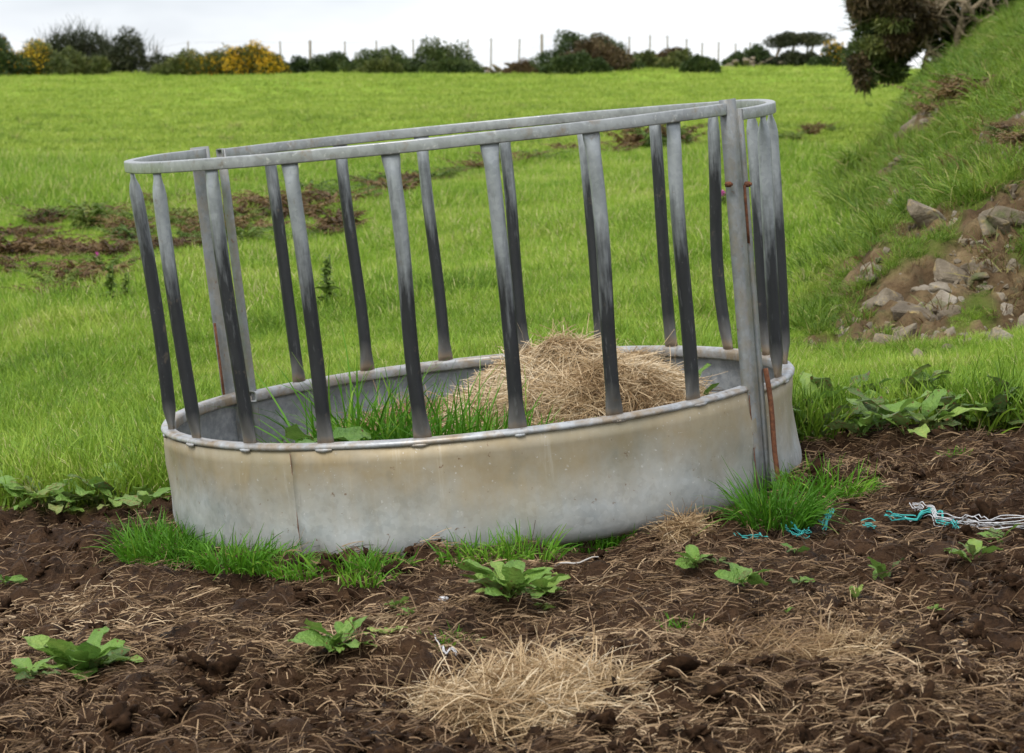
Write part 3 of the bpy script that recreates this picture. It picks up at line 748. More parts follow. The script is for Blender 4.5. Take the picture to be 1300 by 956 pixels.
def m_clod():
    m, t, o = newmat('dung_clod')
    p = wpos(t); n = noise(t, p, 30, 6, .7)
    c = ramp(t, n, [(.3, (.010, .006, .0035)), (.55, (.036, .019, .010)), (.75, (.095, .054, .026))])
    bsdf(t, o, c, .9, 0, bump(t, n, 1.0, .01), .08); return m
M['clod'] = m_clod()
def lump_mesh(name, mat, rs, sub=2, amp=.35, flat=.6):
    import bmesh
    bm = bmesh.new(); bmesh.ops.create_icosphere(bm, subdivisions=sub, radius=1)
    V = np.array([v.co[:] for v in bm.verts]); F = np.array([[v.index for v in f.verts] for f in bm.faces]); bm.free()
    s = int(rs.integers(1000)); f = np.maximum(.3, 1+amp*(fbm(V[:, 0]*1.6+V[:, 2]*.9, V[:, 1]*1.6-V[:, 2]*.7, 4, s)))
    V = V*f[:, None]; V[:, 2] *= flat
    return mesh_np(name, V, F, mat, False, {'tint': np.full(len(V), .5)})
clods = source('clod_shapes', [lump_mesh('clod', M['clod'], rs, 3, 1.1, .5) for _ in range(6)])
n = 16000; y = 4.6*np.exp(rs.uniform(0, 1, n)*math.log(9.8/4.6)); x = rs.uniform(-1, 1, n)*(.25*y+.5)
fx, fy = feeder_local(x, y); r = np.hypot(fx, fy)
keep = (rs.uniform(0, 1, n) < mud_w(x, y)*np.clip(.55+.9*fbm(x*1.5, y*1.5, 3, 161), .05, 1)) & (r > 1.10); x, y = x[keep], y[keep]
sc = rs.gamma(1.1, .0052, len(x))+.003
tag(scatter('dung_clods', np.stack([x, y, rough_z(x, y)+sc*.15], -1), np.stack([rs.normal(0, .5, len(x)), rs.normal(0, .5, len(x)), rs.uniform(0, 6.28, len(x))], -1), np.minimum(sc, .034), clods, 6, rs),
    'dark crumbly clods of dung and soil on the mud', 'clods', None, 'stuff')

# ------------------------------------------------------------------ hay heaps
def hay(name, c, rx, ry, h, n, label, seed, up=None, L=.10, W=.0036, tintmu=.6, frame=None, pale=.2, spread=1.0, irr=1.0):
    """lumpy dome of loose stalks; c is its base centre in world space"""
    rs = np.random.default_rng(seed)
    c = np.asarray(c, float)
    frame = np.eye(3) if frame is None else frame
    def surf(u, v):
        q = np.clip(1-(u*u+v*v)*(1+.55*fbm(u*1.7+3, v*1.7, 3, seed+2)*irr), 0, 1)
        return h*q**.52*(1+.20*fbm(u*2.2, v*2.2, 3, seed))+.02*fbm(u*7, v*7, 2, seed+5)
    mb = MB()
    g = np.linspace(-1, 1, 34); U, Vv = np.meshgrid(g, g); rad = np.hypot(U, Vv); f = np.where(rad > 1, 1/np.maximum(rad, 1e-6), 1)
    U, Vv = U*f*.97, Vv*f*.97
    Z = surf(U, Vv)*.93-.03
    B = np.stack([U*rx, Vv*ry, Z], -1).reshape(-1, 3); i, j = np.meshgrid(np.arange(33), np.arange(33), indexing='ij')
    mb.add(B, np.stack([i*34+j, i*34+j+1, (i+1)*34+j+1, (i+1)*34+j], -1).reshape(-1, 4), .32)
    r = np.sqrt(rs.uniform(0, 1, n))*rs.choice([1, 1, 1, 1.06*spread], n); a = rs.uniform(0, 6.283, n); u, v = r*np.cos(a), r*np.sin(a)
    e = .02; nx = -(surf(u+e, v)-surf(u-e, v))/(2*e*rx); ny = -(surf(u, v+e)-surf(u, v-e))/(2*e*ry)
    N = norm(np.stack([nx, ny, np.ones(n)], -1))
    b = np.stack([u*rx, v*ry, surf(u, v)+rs.uniform(-.012, .012, n)], -1)
    ok = (surf(u, v) > .012) | (rs.uniform(0, 1, n) < .12); u, v, r, b, N = u[ok], v[ok], r[ok], b[ok], N[ok]; n = len(u)
    comb = 2.2*fbm(u*1.6, v*1.6, 2, seed+3)+1.0
    aa = np.where(rs.uniform(0, 1, n) < .55, comb+rs.normal(0, .5, n), rs.uniform(0, 6.283, n))
    d = np.stack([np.cos(aa), np.sin(aa), np.zeros(n)], -1); d = norm(d-N*(d*N).sum(-1, keepdims=True))+N*np.abs(rs.normal(0, .15, n))[:, None]
    d = d+np.stack([u, v, -np.ones(n)*.35], -1)*.35*r[:, None]
    V, F, k = strands(b, d, rs.gamma(7, L/7, n)*.9+.02, rs.uniform(.5, 1.2, n)*W, rs.uniform(.1, .7, n), 4, rs, .30, .35)
    tint = np.clip(rs.normal(tintmu, .36, n)+.25*fbm(u*2.5, v*2.5, 2, seed+8), .02, 1.5)
    mb.add(V, F, np.repeat(tint, k))
    m = mb.mesh(name, M['straw']); o = obj(name, m)
    o.matrix_world = Matrix.Translation(Vector(c)) @ Matrix([list(frame[0]), list(frame[1]), list(frame[2])]).to_4x4()
    return tag(o, label, 'hay')
FR = RW
hay('hay_heap', f2w((.31, .24, .08)), .50, .46, .33, 46000, 'large heap of pale dry hay inside the ring feeder', 301, L=.075, W=.0030, frame=FR, tintmu=1.15, irr=.4)
hay('hay_heap', f2w((-.22, .42, .08)), .40, .32, .17, 9000, 'low brown spill of old hay beside the big heap in the feeder', 302, L=.075, W=.0028, frame=FR, tintmu=.5)
p = ground_at(672, 895); hay('hay_heap', p-np.array([0, 0, .03]), .25, .20, .075, 10000, 'flat pale heap of dry straw lying on the open mud', 303, L=.10, W=.0030, tintmu=.95, frame=FR, spread=1.3, irr=1.7)
p = ground_at(878, 684); hay('hay_heap', p-np.array([0, 0, .01]), .095, .06, .05, 2600, 'small brown clump of straw against the feeder wall', 304, L=.05, W=.0024, tintmu=.62, irr=.6, frame=FR)
p = ground_at(1015, 832); hay('hay_heap', p-np.array([0, 0, .02]), .22, .12, .035, 2600, 'thin brown mat of old straw on the mud below the twine', 305, L=.07, W=.0022, tintmu=.5, irr=1.8, frame=FR, spread=1.3)

# ------------------------------------------------------------------ grass tufts that stand on their own
def tuft(p, rad, L, n, label, seed, mat='lush', group=None, W=.0062, lean=.5, droop=.5, dead=.03):
    rs = np.random.default_rng(seed)
    a = rs.uniform(0, 6.283, n); r = rad*np.sqrt(rs.uniform(0, 1, n))
    base = np.stack([r*np.cos(a), r*np.sin(a), np.full(n, -.015)], -1)
    k_ = (r/rad)
    d = np.stack([np.cos(a)*lean*k_*1.2+rs.normal(0, .22, n), np.sin(a)*lean*k_*1.2+rs.normal(0, .22, n), np.ones(n)], -1)
    V, F, k = strands(base, d, L*rs.uniform(.4, 1.12, n)*(1-.25*k_), W*rs.uniform(.55, 1.15, n), droop*rs.uniform(.3, 1.5, n), 5, rs, .2)
    tint = np.clip(rs.normal(.5, .22, n), 0, 1.1); tint[rs.uniform(0, 1, n) < dead] = 1.7
    o = obj('grass_tuft', mesh_np('grass_tuft', V, F, M[mat], True, {'tint': np.repeat(tint, k)}))
    o.location = p; return tag(o, label, 'grass tuft', group)
_t = tuft
def tuft(p, rad, L, n, *a, **k): return _t(p, rad, L*1.35, int(n*1.4), *a, **k)
G1 = 'grass tufts along the foot of the feeder'
sd_ = 400
tuft(ground_at(984, 660), .11, .20, 420, 'tall thick grass tuft at the foot of the rusty rod', 401)
tuft(ground_at(1046, 620), .15, .13, 330, 'wide grass tuft just beyond the feeder on the rod side', 402)
for px, py, rad, L, n in ((205, 705, .13, .17, 260), (250, 712, .13, .15, 260), (300, 714, .12, .14, 240), (222, 690, .12, .15, 200), (190, 690, .09, .14, 140)):
    sd_ += 5; k_i = [300, 250, 222, 205, 190].index(px); tuft(ground_at(px, py), rad, L, n, 'lush grass tuft at the low end of the feeder, %s from the seam' % ORD[k_i+1], sd_, group=G1)
for px, py, rad, L, n in ((345, 718, .11, .11, 170), (395, 724, .11, .09, 150), (440, 722, .10, .10, 130), (480, 722, .08, .11, 110), (465, 735, .08, .08, 80)):
    sd_ += 5; k_i = [345, 395, 440, 465, 480].index(px); tuft(ground_at(px, py), rad, L, n, 'short grass tuft under the feeder seam, %s from the lush tufts' % ORD[k_i+1], sd_, group=G1)
for px, py, rad, L, n in ((592, 707, .09, .10, 110), (630, 705, .09, .10, 110), (672, 702, .09, .12, 120), (715, 697, .09, .11, 110), (755, 690, .09, .12, 120), (785, 684, .08, .10, 110)):
    sd_ += 5; tuft(ground_at(px, py), rad, L, n, 'bright grass tuft along the feeder wall, %s from the straw clump' % ORD[[785, 755, 715, 672, 630, 592].index(px)+1], sd_, group=G1)
for px, py, rad, L, n, lb in ((567, 815, .07, .06, 110, 'small grass tuft on the mud beside a bent white twine'), (865, 793, .05, .055, 80, 'small lone yellow-green grass tuft on open mud'), (1214, 577, .04, .05, 60, 'tiny grass tuft on the mud near the dock bed'),
                              (855, 600, .0, 0, 0, '')):
    if n: sd_ += 5; tuft(ground_at(px, py), rad, L, n, lb, sd_)
G2 = 'grass tufts growing inside the feeder'
for fx, fy, rad, L, n in ((-.50, -.38, .08, .38, 80), (-.42, -.22, .11, .46, 210), (-.33, -.34, .09, .37, 130), (-.20, -.30, .13, .36, 190), (-.06, -.36, .13, .34, 200), (.08, -.38, .11, .30, 130), (.22, -.42, .08, .25, 60)):
    sd_ += 5; tuft(f2w((fx, fy, .11)), rad, L*1.15, int(n*1.3), 'long green grass tuft inside the feeder, %s from the joint post with the rod' % ORD[[.22, .08, -.06, -.20, -.33, -.42, -.50].index(fx)+1], sd_, 'lush', G2, W=.0115, lean=.38, droop=.55)
for fx, fy, rad, L, n in ((.66, .18, .12, .24, 130), (.80, .12, .10, .22, 110), (.58, .30, .10, .22, 90)):
    sd_ += 5; tuft(f2w((fx, fy, .04)), rad, L, n, 'dark green grass tuft inside the feeder behind the hay', sd_, 'lush', G2, W=.007, lean=.4)

# ------------------------------------------------------------------ dock plants
def leaf_mesh(name, mat, rs, wd=.42, wav=.03, stalk=.22):
    nu, nv = 11, 4; V = []; ph = rs.uniform(0, 6); st_ = stalk*.8
    for i in range(nu+1):
        t = i/nu; q = (t-st_)/(1-st_)
        wv = .010+(wd*.5*(max(q, 0)**.55)*(max(1-q, 0)**.48)*1.30 if q > 0 else 0)
        for j in range(nv+1):
            s = j/nv*2-1
            z = .34*t-.46*t*t+.20*wv*abs(s)**1.3+wav*math.sin(t*15+ph+s*1.5)*abs(s)+.012*math.sin(t*31+ph*2+s*7)
            V.append((t, s*wv, z))
    i, j = np.meshgrid(np.arange(nu), np.arange(nv), indexing='ij'); k = nv+1
    F = np.stack([i*k+j, i*k+j+1, (i+1)*k+j+1, (i+1)*k+j], -1).reshape(-1, 4)[:, ::-1]
    V = np.array(V)
    return mesh_np(name, V, F, mat, True, {'tint': np.clip(.42+.24*rs.normal()+.25*(np.abs(V[:, 1]) < .012), .05, 1.1)})
rs = np.random.default_rng(33)
LEAF = {'dock': [leaf_mesh('leaf', M['dock'], rs, w_, wv) for w_, wv in ((.42, .02), (.5, .035), (.36, .03), (.56, .04))],
        'dock_dull': [leaf_mesh('leaf', M['dock_dull'], rs, w_, wv) for w_, wv in ((.42, .035), (.5, .045), (.36, .03))]}
def dock(p, size, n, label, group=None, mix=0.15, up=(.25, .9), flat=1.0, seed=0, sq=1.0):
    rs = np.random.default_rng(seed+int(abs(p[0])*1e4) % 9973)
    e = empty('dock_plant', tuple(p)); tag(e, label, 'dock plant', group)
    a0 = rs.uniform(0, 6.28)
    for k in range(n):
        kind = 'dock_dull' if rs.uniform() < mix else 'dock'
        o = obj('leaf', LEAF[kind][rs.integers(len(LEAF[kind]))], e)
        s = size*rs.uniform(.45, 1.05)
        o.scale = (s, s*sq*rs.uniform(.85, 1.25), s)
        o.rotation_euler = (rs.normal(0, .35), -rs.uniform(*up)*flat, a0+k*2.4+rs.normal(0, .3))
        o.location = (rs.normal(0, size*.10), rs.normal(0, size*.10), .004+rs.uniform(0, .012))
    return e
D = [(105, 862, .17, 26, 'big leafy dock plant on the mud, broad bright leaves', .1, 1.2), (40, 868, .10, 7, 'yellowing dock plant beside the big leafy one', .5, 1.2),
     (432, 832, .13, 15, 'dock plant with one pinkish leaf near the straw heap', .12, 1.2), (492, 810, .07, 4, 'two-leaved flat dock seedling next to a grass tuft', .0, 1.3),
     (640, 762, .15, 20, 'spreading dock plant on the mud before the feeder wall', .1, 1.2), (690, 760, .11, 20, 'crinkly pale weed joined to the spreading dock plant', .0, 1.3), (690, 778, .05, 7, 'small crinkled weed below the crinkly pale one', 0, 1.3),
     (505, 776, .05, 6, 'small crinkled weed above the two-leaved dock seedling', .0, 1.3), (520, 786, .05, 3, 'tiny dock seedling beside a crinkled weed', .0, 1.2),
     (880, 724, .08, 6, 'round-leaved dock seedling near the clump of straw', .05, 1.4), (938, 746, .09, 7, 'dock seedling with a long stalk leaf below the teal twine', .15, 1.4), (910, 722, .07, 3, 'brown-edged dock leaf between two green seedlings', .9, 1.4),
     (1018, 745, .07, 5, 'dull flat dock seedling on bare mud', .5, 1.4), (1085, 766, .055, 5, 'yellow-green small dock seedling near the upright one', .1, 1.3), (1122, 745, .105, 5, 'upright dock seedling with tall pale leaves', .3, 1.1),
     (1236, 715, .10, 8, 'broad dock plant just below the white twine', .25, 1.3), (1268, 694, .09, 7, 'dock plant growing right against the white twine', .15, 1.3), (1185, 778, .03, 4, 'tiny sprout on the mud below the dock plants', 0, 1.2),
     (8, 745, .10, 5, 'dock plant alone at the edge of the mud', .2, 1.2), (1008, 706, .06, 3, 'grey-green flat leaf below the teal twine', .5, 1.2), (1000, 776+5, .025, 3, 'tiny seedling on bare mud', 0, 1.2)]
for px, py, s, n, lb, mx_, sq in D:
    n = int(n*1.35)
    up = (.8, 1.25) if 'upright' in lb else ((.1, .5) if 'flat' in lb else (.2, .85))
    dock(ground_at(px, py), s, n, lb, None, mx_, up, seed=px, sq=sq)
rs = np.random.default_rng(35)
for k in range(17):
    px = 1025+k*17+rs.uniform(-4, 4); py = 558-rs.uniform(0, 34)
    dock(ground_at(px, py), rs.uniform(.16, .27), int(rs.integers(6, 10)), 'broad dock plant in the bed between mud and bank, %s from the feeder' % ORD[k+1], 'dock bed at the foot of the bank', .45, (.2, 1.0), seed=k)
for k in range(11):
    px = 10+k*17+rs.uniform(-4, 4); py = 652-rs.uniform(0, 22)
    dock(ground_at(px, py), rs.uniform(.15, .23), int(rs.integers(5, 9)), 'low dock plant between mud and lush meadow grass, %s from the feeder' % ORD[11-k], 'dock plants on the meadow edge', .22, (.15, .8), seed=50+k)
dock(f2w((-.52, -.62, .30)), .30, 4, 'large smooth dock leaf showing above the rim inside the feeder', None, 0, (.1, .35), seed=4)
dock(f2w((.72, .22, .14)), .22, 6, 'dark dock plant inside the feeder close to the joint post', None, 0, (.5, 1.1), seed=5)
dock(f2w((-.38, -.42, .10)), .26, 5, 'dock plant among the long grass inside the feeder', None, .4, (.6, 1.2), seed=6)

# ------------------------------------------------------------------ twine, twig
def twine(pxs, label, mat, seed, fibres=3, r=.0016, amp=.012, lift=.012):
    rs = np.random.default_rng(seed)
    P = np.array([ground_at(a, b) for a, b in pxs]); mb = MB()
    t = np.linspace(0, len(P)-1, 14*(len(P)-1)+1); Q = np.stack([np.interp(t, np.arange(len(P)), P[:, k]) for k in range(3)], -1)
    for f in range(fibres):
        W = Q+amp*np.stack([fbm(t*.6, np.full(len(t), f*3.1), 3, seed+f), fbm(t*1.3, np.full(len(t), f*3.1+9), 3, seed+f), .35*fbm(t*1.5, np.full(len(t), f*3.1+5), 2, seed+f)], -1)
        W[:, 2] = np.maximum(W[:, 2], rough_z(W[:, 0], W[:, 1]))+lift+.004*f
        mb.add(*tube(W, r, 5))
    return tag(obj('baler_twine', mb.mesh('baler_twine', M[mat], True)), label, 'twine')
twine([(1155, 664), (1185, 668), (1220, 674), (1260, 676), (1310, 672), (1380, 664)], 'long frayed white baler twine lying across the mud', 'twine_white', 61, 8, .0013, .015, .008)
twine([(1128, 666), (1165, 668), (1190, 672), (1215, 677)], 'teal baler twine tangled into the long white one', 'twine_teal', 62, 5, .0018, .014)
twine([(935, 688), (955, 687), (972, 688)], 'short teal twine scrap below the tall grass tuft', 'twine_teal', 63, 3, .0016, .012)
twine([(1000, 682), (1012, 688), (1022, 687)], 'frayed teal twine scrap next to the knotted one', 'twine_teal', 64, 7, .0016, .02)
twine([(1042, 684), (1047, 672), (1052, 670)], 'knotted upright scrap of teal twine on the mud', 'twine_teal', 65, 7, .0016, .018, .02)
twine([(1097, 674), (1108, 675)], 'smallest scrap of teal twine, by itself on the mud', 'twine_teal', 66, 5, .0016, .010)
twine([(552, 815), (562, 828), (568, 834), (580, 836)], 'bent white twine between grass tuft and straw heap', 'twine_white', 67, 2, .0016, .004, .006)
q = MB(); a, b = ground_at(704, 724), ground_at(760, 713); t = np.linspace(0, 1, 8)[:, None]
q.add(*tube(a+(b-a)*t+np.array([0, 0, .012])+.004*np.sin(t*9)*np.array([0, 1, 1]), np.linspace(.0035, .0018, 8), 6))
tag(obj('twig', q.mesh('twig', M['twig'], True)), 'thin bleached twig lying on the mud beside the spreading dock plant', 'twig')
q = lump_mesh('pebble', M['twine_white'], np.random.default_rng(5), 2, .3, .6); pb_ = obj('pebble', q); pb_.location = ground_at(563, 764)+np.array([0, 0, .008]); pb_.scale = (.014, .012, .012)
tag(pb_, 'small white pebble on the mud by the spreading dock plant', 'pebble')

# ------------------------------------------------------------------ rocks in the bank
def rock_mesh(rs):
    import bmesh
    bm = bmesh.new()
    for _ in range(16):
        v = rs.normal(size=3); v /= max(abs(v).max(), .3); v *= rs.uniform(.75, 1.0)
        bm.verts.new(v*np.array([1, .75, .6]))
    r = bmesh.ops.convex_hull(bm, input=bm.verts)
    bmesh.ops.delete(bm, geom=[g for g in r['geom_interior'] if isinstance(g, bmesh.types.BMVert)], context='VERTS')
    bmesh.ops.bevel(bm, geom=list(bm.edges), offset=.05, segments=1, affect='EDGES')
    bmesh.ops.triangulate(bm, faces=list(bm.faces))
    me = bpy.data.meshes.new('rock'); bm.to_mesh(me); bm.free(); me.materials.append(M['rock']); return me
rs = np.random.default_rng(77)
ROCKS = [rock_mesh(rs) for _ in range(7)]
rub = source('rubble_shapes', ROCKS[:6])
n = 200000; x = rs.uniform(.8, 12.0, n); y = 10.8*np.exp(rs.uniform(0, 1, n)*math.log(34/10.8)); pick = (bare_w(x, y) > .45) & (x < .3*y+.4) & (rs.uniform(0, 1, n) < .22); x, y = x[pick], y[pick]
tag(scatter('bank_rubble', np.stack([x, y, rough_z(x, y)-.03], -1), rs.uniform(0, 6.28, (len(x), 3)), np.minimum(rs.gamma(1.1, .012, len(x))+.006, .06), rub, 6, rs), 'loose stones and crumbs of rock in the bare scars of the bank', 'rubble', None, 'stuff')
RK = [(1185, 268, .12), (1262, 272, .12), (1278, 264, .14), (1292, 256, .13), (1240, 282, .12), (1268, 284, .10),
      (1196, 355, .10), (1216, 345, .13), (1238, 336, .13), (1180, 368, .12), (1158, 376, .12), (1128, 372, .10), (1112, 380, .08), (1205, 362, .08), (1170, 388, .13), (1255, 330, .10), (1188, 378, .12), (1148, 412, .08),
      (1125, 428, .09), (1098, 436, .10), (1070, 388, .06), (1145, 420, .07), (1240, 432, .12), (1262, 425, .12), (1290, 428, .17), (1225, 436, .10), (1200, 446, .08), (1160, 455, .10), (1178, 462, .09), (1092, 445, .07), (1272, 440, .10),
      (1150, 152, .20), (1165, 148, .18), (1118, 164, .18), (1138, 158, .18), (1178, 205, .12), (1296, 420, .14), (1104, 335, .07)]
for k, (px, py, s) in enumerate(RK):
    p = ground_at(px, py); o = obj('rock', ROCKS[k % 7])
    o.location = p-np.array([0, 0, s*.42]); o.scale = (s*rs.uniform(.8, 1.25), s*rs.uniform(.8, 1.2), s*rs.uniform(.7, 1.05)); o.rotation_euler = (rs.normal(0, .35), rs.normal(0, .35), rs.uniform(0, 6.28))
    if py < 170: lb, g = 'pale rock on the bank edge below the gorse tree', 'rocks at the top of the bank'
    elif py < 300: lb, g = 'grey angular rock in the upper outcrop of the bank', 'rocks of the upper outcrop'
    elif px > 1190 and py > 410: lb, g = 'grey rock at the very foot of the bank behind tall grass', 'rocks at the foot of the bank'
    else: lb, g = 'brownish angular rock in the bare middle scar of the bank', 'rocks of the middle scar'
    tag(o, lb, 'rock', g)

# ------------------------------------------------------------------ bracken, heather, thistles
def frond_clump(name, mat, rs, nf=24, L=.5, leaf=.034, lean=.9):
    mb = MB()
    for k in range(nf):
        a = rs.uniform(0, 6.28); l = L*rs.uniform(.5, 1.1); t = np.linspace(0, 1, 9)
        hd = np.array([math.cos(a), math.sin(a), 0]); le = lean*rs.uniform(.3, 1.2)
        b0 = rs.normal(0, .12*L, 3)*np.array([1, 1, 0])
        P = b0+hd*(le*l*t**1.4)[:, None]+np.array([0, 0, 1.0])*(l*(t-.45*t**2.2))[:, None]
        tn = rs.uniform(.1, .9)
        mb.add(*tube(P, np.linspace(.006, .002, 9)*L*1.6, 4), tn)
        tt = np.linspace(.25, 1, 13); Q = np.stack([np.interp(tt, t, P[:, c]) for c in range(3)], -1); side = np.cross(hd, [0, 0, 1.0])
        for sg in (-1, 1):
            n = len(tt); d = side*sg+hd*.5+rs.normal(0, .3, (n, 3)); ln = leaf*(1.25-tt)*rs.uniform(.7, 1.3, n)*2.2
            V, F, kk = strands(Q, d, ln, ln*.42, .35, 2, rs, .2, .8); mb.add(V, F, np.repeat(np.clip(tn+rs.normal(0, .15, n), 0, 1.2), kk))
    return mb.mesh(name, M[mat], False)
rs = np.random.default_rng(88)
BR = [frond_clump('fronds', 'bracken_brown', rs) for _ in range(4)]; GRN = [frond_clump('fronds', 'bracken_green', rs) for _ in range(3)]
def bracken(px, py, s, mat, label, group, k, zs=(.5, .85)):
    p = ground_at(px, py); o = obj('bracken_clump', (BR if mat == 'b' else GRN)[k % 3])
    o.location = p-np.array([0, 0, .03]); o.scale = (s, s, s*rs.uniform(*zs)); o.rotation_euler = (0, 0, rs.uniform(0, 6.28)); tag(o, label, 'bracken', group)
k = 0
L1 = 'low rust-brown bracken clump in the strip crossing the field'; L2 = 'low green bracken clump in the strip crossing the field'
strip = [(5, 330), (30, 322), (60, 300), (85, 318), (150, 312), (170, 300), (205, 318), (235, 310), (250, 285), (280, 300), (300, 280), (318, 262), (335, 290), (350, 268), (372, 275), (395, 258), (415, 270), (430, 250), (452, 262), (470, 245), (490, 238), (505, 245), (520, 236), (545, 228), (560, 222), (580, 218), (600, 214), (625, 210), (650, 205), (690, 208), (720, 196), (310, 310), (270, 322), (25, 350), (110, 290), (200, 285), (135, 280)]
for px, py in strip:
    k += 1; g = rs.uniform() < .38
    bracken(px+rs.normal(0, 5), py+rs.normal(0, 4), rs.uniform(.7, 1.3), 'g' if g else 'b', L2 if g else L1, 'bracken strip across the field', k)
    if px < 460 and rs.uniform() < .6:
        k += 1; bracken(px+rs.normal(0, 14), py+rs.normal(0, 10), rs.uniform(.55, 1.0), 'b', L1, 'bracken strip across the field', k)
for _ in range(34):
    px, py = rs.uniform(-10, 430), rs.uniform(258, 335); py -= max(0, (px-200))*.10; k += 1; g = rs.uniform() < .45
    bracken(px, py, rs.uniform(.5, 1.0), 'g' if g else 'b', L2 if g else L1, 'bracken strip across the field', k)
for px, py, s, m in ((800, 192, 1.2, 'b'), (815, 190, 1.7, 'b'), (832, 190, 1.9, 'b'), (850, 188, 1.8, 'g'), (862, 186, 1.3, 'b'), (785, 196, .9, 'b'), (840, 192, 1.5, 'g')):
    k += 1; bracken(px, py, s, m, 'tall red-brown bracken clump seen between the feeder bars beyond the strip', 'tall bracken beyond the strip', k)
for px, py, s, m in ((1010, 180, .9, 'g'), (1030, 172, .9, 'b'), (1045, 165, .8, 'b'), (1000, 190, .9, 'g'), (1060, 168, .7, 'g'), (985, 178, .8, 'g'), (1200, 132, 1.0, 'b'), (1230, 124, 1.1, 'b'), (1215, 126, .8, 'b'), (1250, 118, .8, 'b'), (1185, 140, .7, 'b'), (1280, 165, .55, 'b'), (1270, 175, .5, 'g'), (1290, 180, .55, 'b'), (1242, 128, 1.1, 'b')):
    k += 1; bracken(px, py, s, m, 'bracken clump growing on the bank edge near the gorse tree' if px > 1100 else 'bracken clump where bank meets field behind the feeder', 'bracken on the bank', k)
HB = 'dark brown heather clump with a pink flower beside it'
for px, py, s in ((55, 382, .55), (75, 378, .7), (95, 372, .75), (115, 365, .8), (130, 358, .7), (65, 388, .45), (105, 380, .6)):
    k += 1; bracken(px, py, s*1.2, 'b' if k % 3 else 'g', 'dry brown undergrowth clump around the pink flower in the meadow', 'dry undergrowth around the pink flower', k, (.8, 1.1))
# pink flower
def spike_plant(p, h, label, name, petals, seed, leafmatn='bracken_green'):
    rs = np.random.default_rng(seed); e = empty(name, tuple(p)); tag(e, label, 'flower' if petals else 'thistle')
    q = MB(); P = np.stack([.02*np.sin(np.linspace(0, 2, 6)), 0*np.linspace(0, 1, 6), np.linspace(0, h, 6)], -1); q.add(*tube(P, .006, 5)); obj('stem', q.mesh('stem', M[leafmatn]), e)
    n = 90; z = rs.uniform(.05, .95, n)*h; a = rs.uniform(0, 6.28, n)
    V, F, kk = strands(np.stack([0*z, 0*z, z], -1), np.stack([np.cos(a), np.sin(a), .5+0*a], -1), .34*h*(1.1-z/h)*rs.uniform(.6, 1.2, n), .035*h/.4, .4, 3, rs, .3)
    obj('leaves', mesh_np('leaves', V, F, M[leafmatn], False, {'tint': np.repeat(rs.uniform(.2, .9, n), kk)}), e)
    if petals:
        n = 26; z = h*rs.uniform(.78, 1.05, n); a = rs.uniform(0, 6.28, n)
        V, F, kk = strands(np.stack([0*z, 0*z, z], -1), np.stack([np.cos(a), np.sin(a), -.2+0*a], -1), .028, .016, .2, 2, rs)
        obj('petals', mesh_np('petals', V, F, M['pink'], False, {'tint': np.repeat(rs.uniform(0, 1, n), kk)}), e)
spike_plant(ground_at(123, 356), .20, 'pink flower spike above the dry brown undergrowth', 'flower_spike', True, 1)
spike_plant(ground_at(918, 258+14), .2, 'pink flower spike by the joint post, beyond the feeder', 'flower_spike', True, 2)
for px, py, h, lb in ((415, 400, .36, 'tall thistle behind the feeder, right of the fourth bar'), (140, 398, .32, 'leafy thistle below the dry brown undergrowth'), (160, 392, .24, 'small thistle next to the leafy one below the undergrowth')):
    spike_plant(ground_at(px, py), h, lb.replace(', right of the fourth bar', ' near the back rim'), 'thistle', False, px)

# ------------------------------------------------------------------ gorse and hedge bushes on the crest
def blob_leaves(rs, c, rad, n, size, up=.3, spiky=0.0, tint_mu=.5):
    """leaf-sized quads spread through the shell of a lumpy ellipsoid"""
    d = norm(rs.normal(size=(n, 3))); s = int(rs.integers(9999))
    lump = 1+.28*fbm(d[:, 0]*2.2+d[:, 2], d[:, 1]*2.2-d[:, 2], 3, s)
    r = lump*(1-.45*rs.uniform(0, 1, n)**2.2)
    P = c+d*rad*r[:, None]
    clump = np.floor((P/(np.mean(rad)*.32)))                          # colour varies by clump
    tn = _h(clump[:, 0]*3+clump[:, 2]*17, clump[:, 1], s)
    dd = d+rs.normal(0, .7, (n, 3))+np.array([0, 0, up])
    L = size*rs.uniform(.6, 1.5, n)*(1+spiky*(rs.uniform(0, 1, n) < .08)*2.5)
    V, F, k = strands(P, dd, L, size*.48*rs.uniform(.6, 1.2, n), .1, 2, rs, .2, .6)
    return V, F, np.repeat(np.clip(tint_mu+.75*(tn-.5)+rs.normal(0, .13, n), 0, 1.2), k)
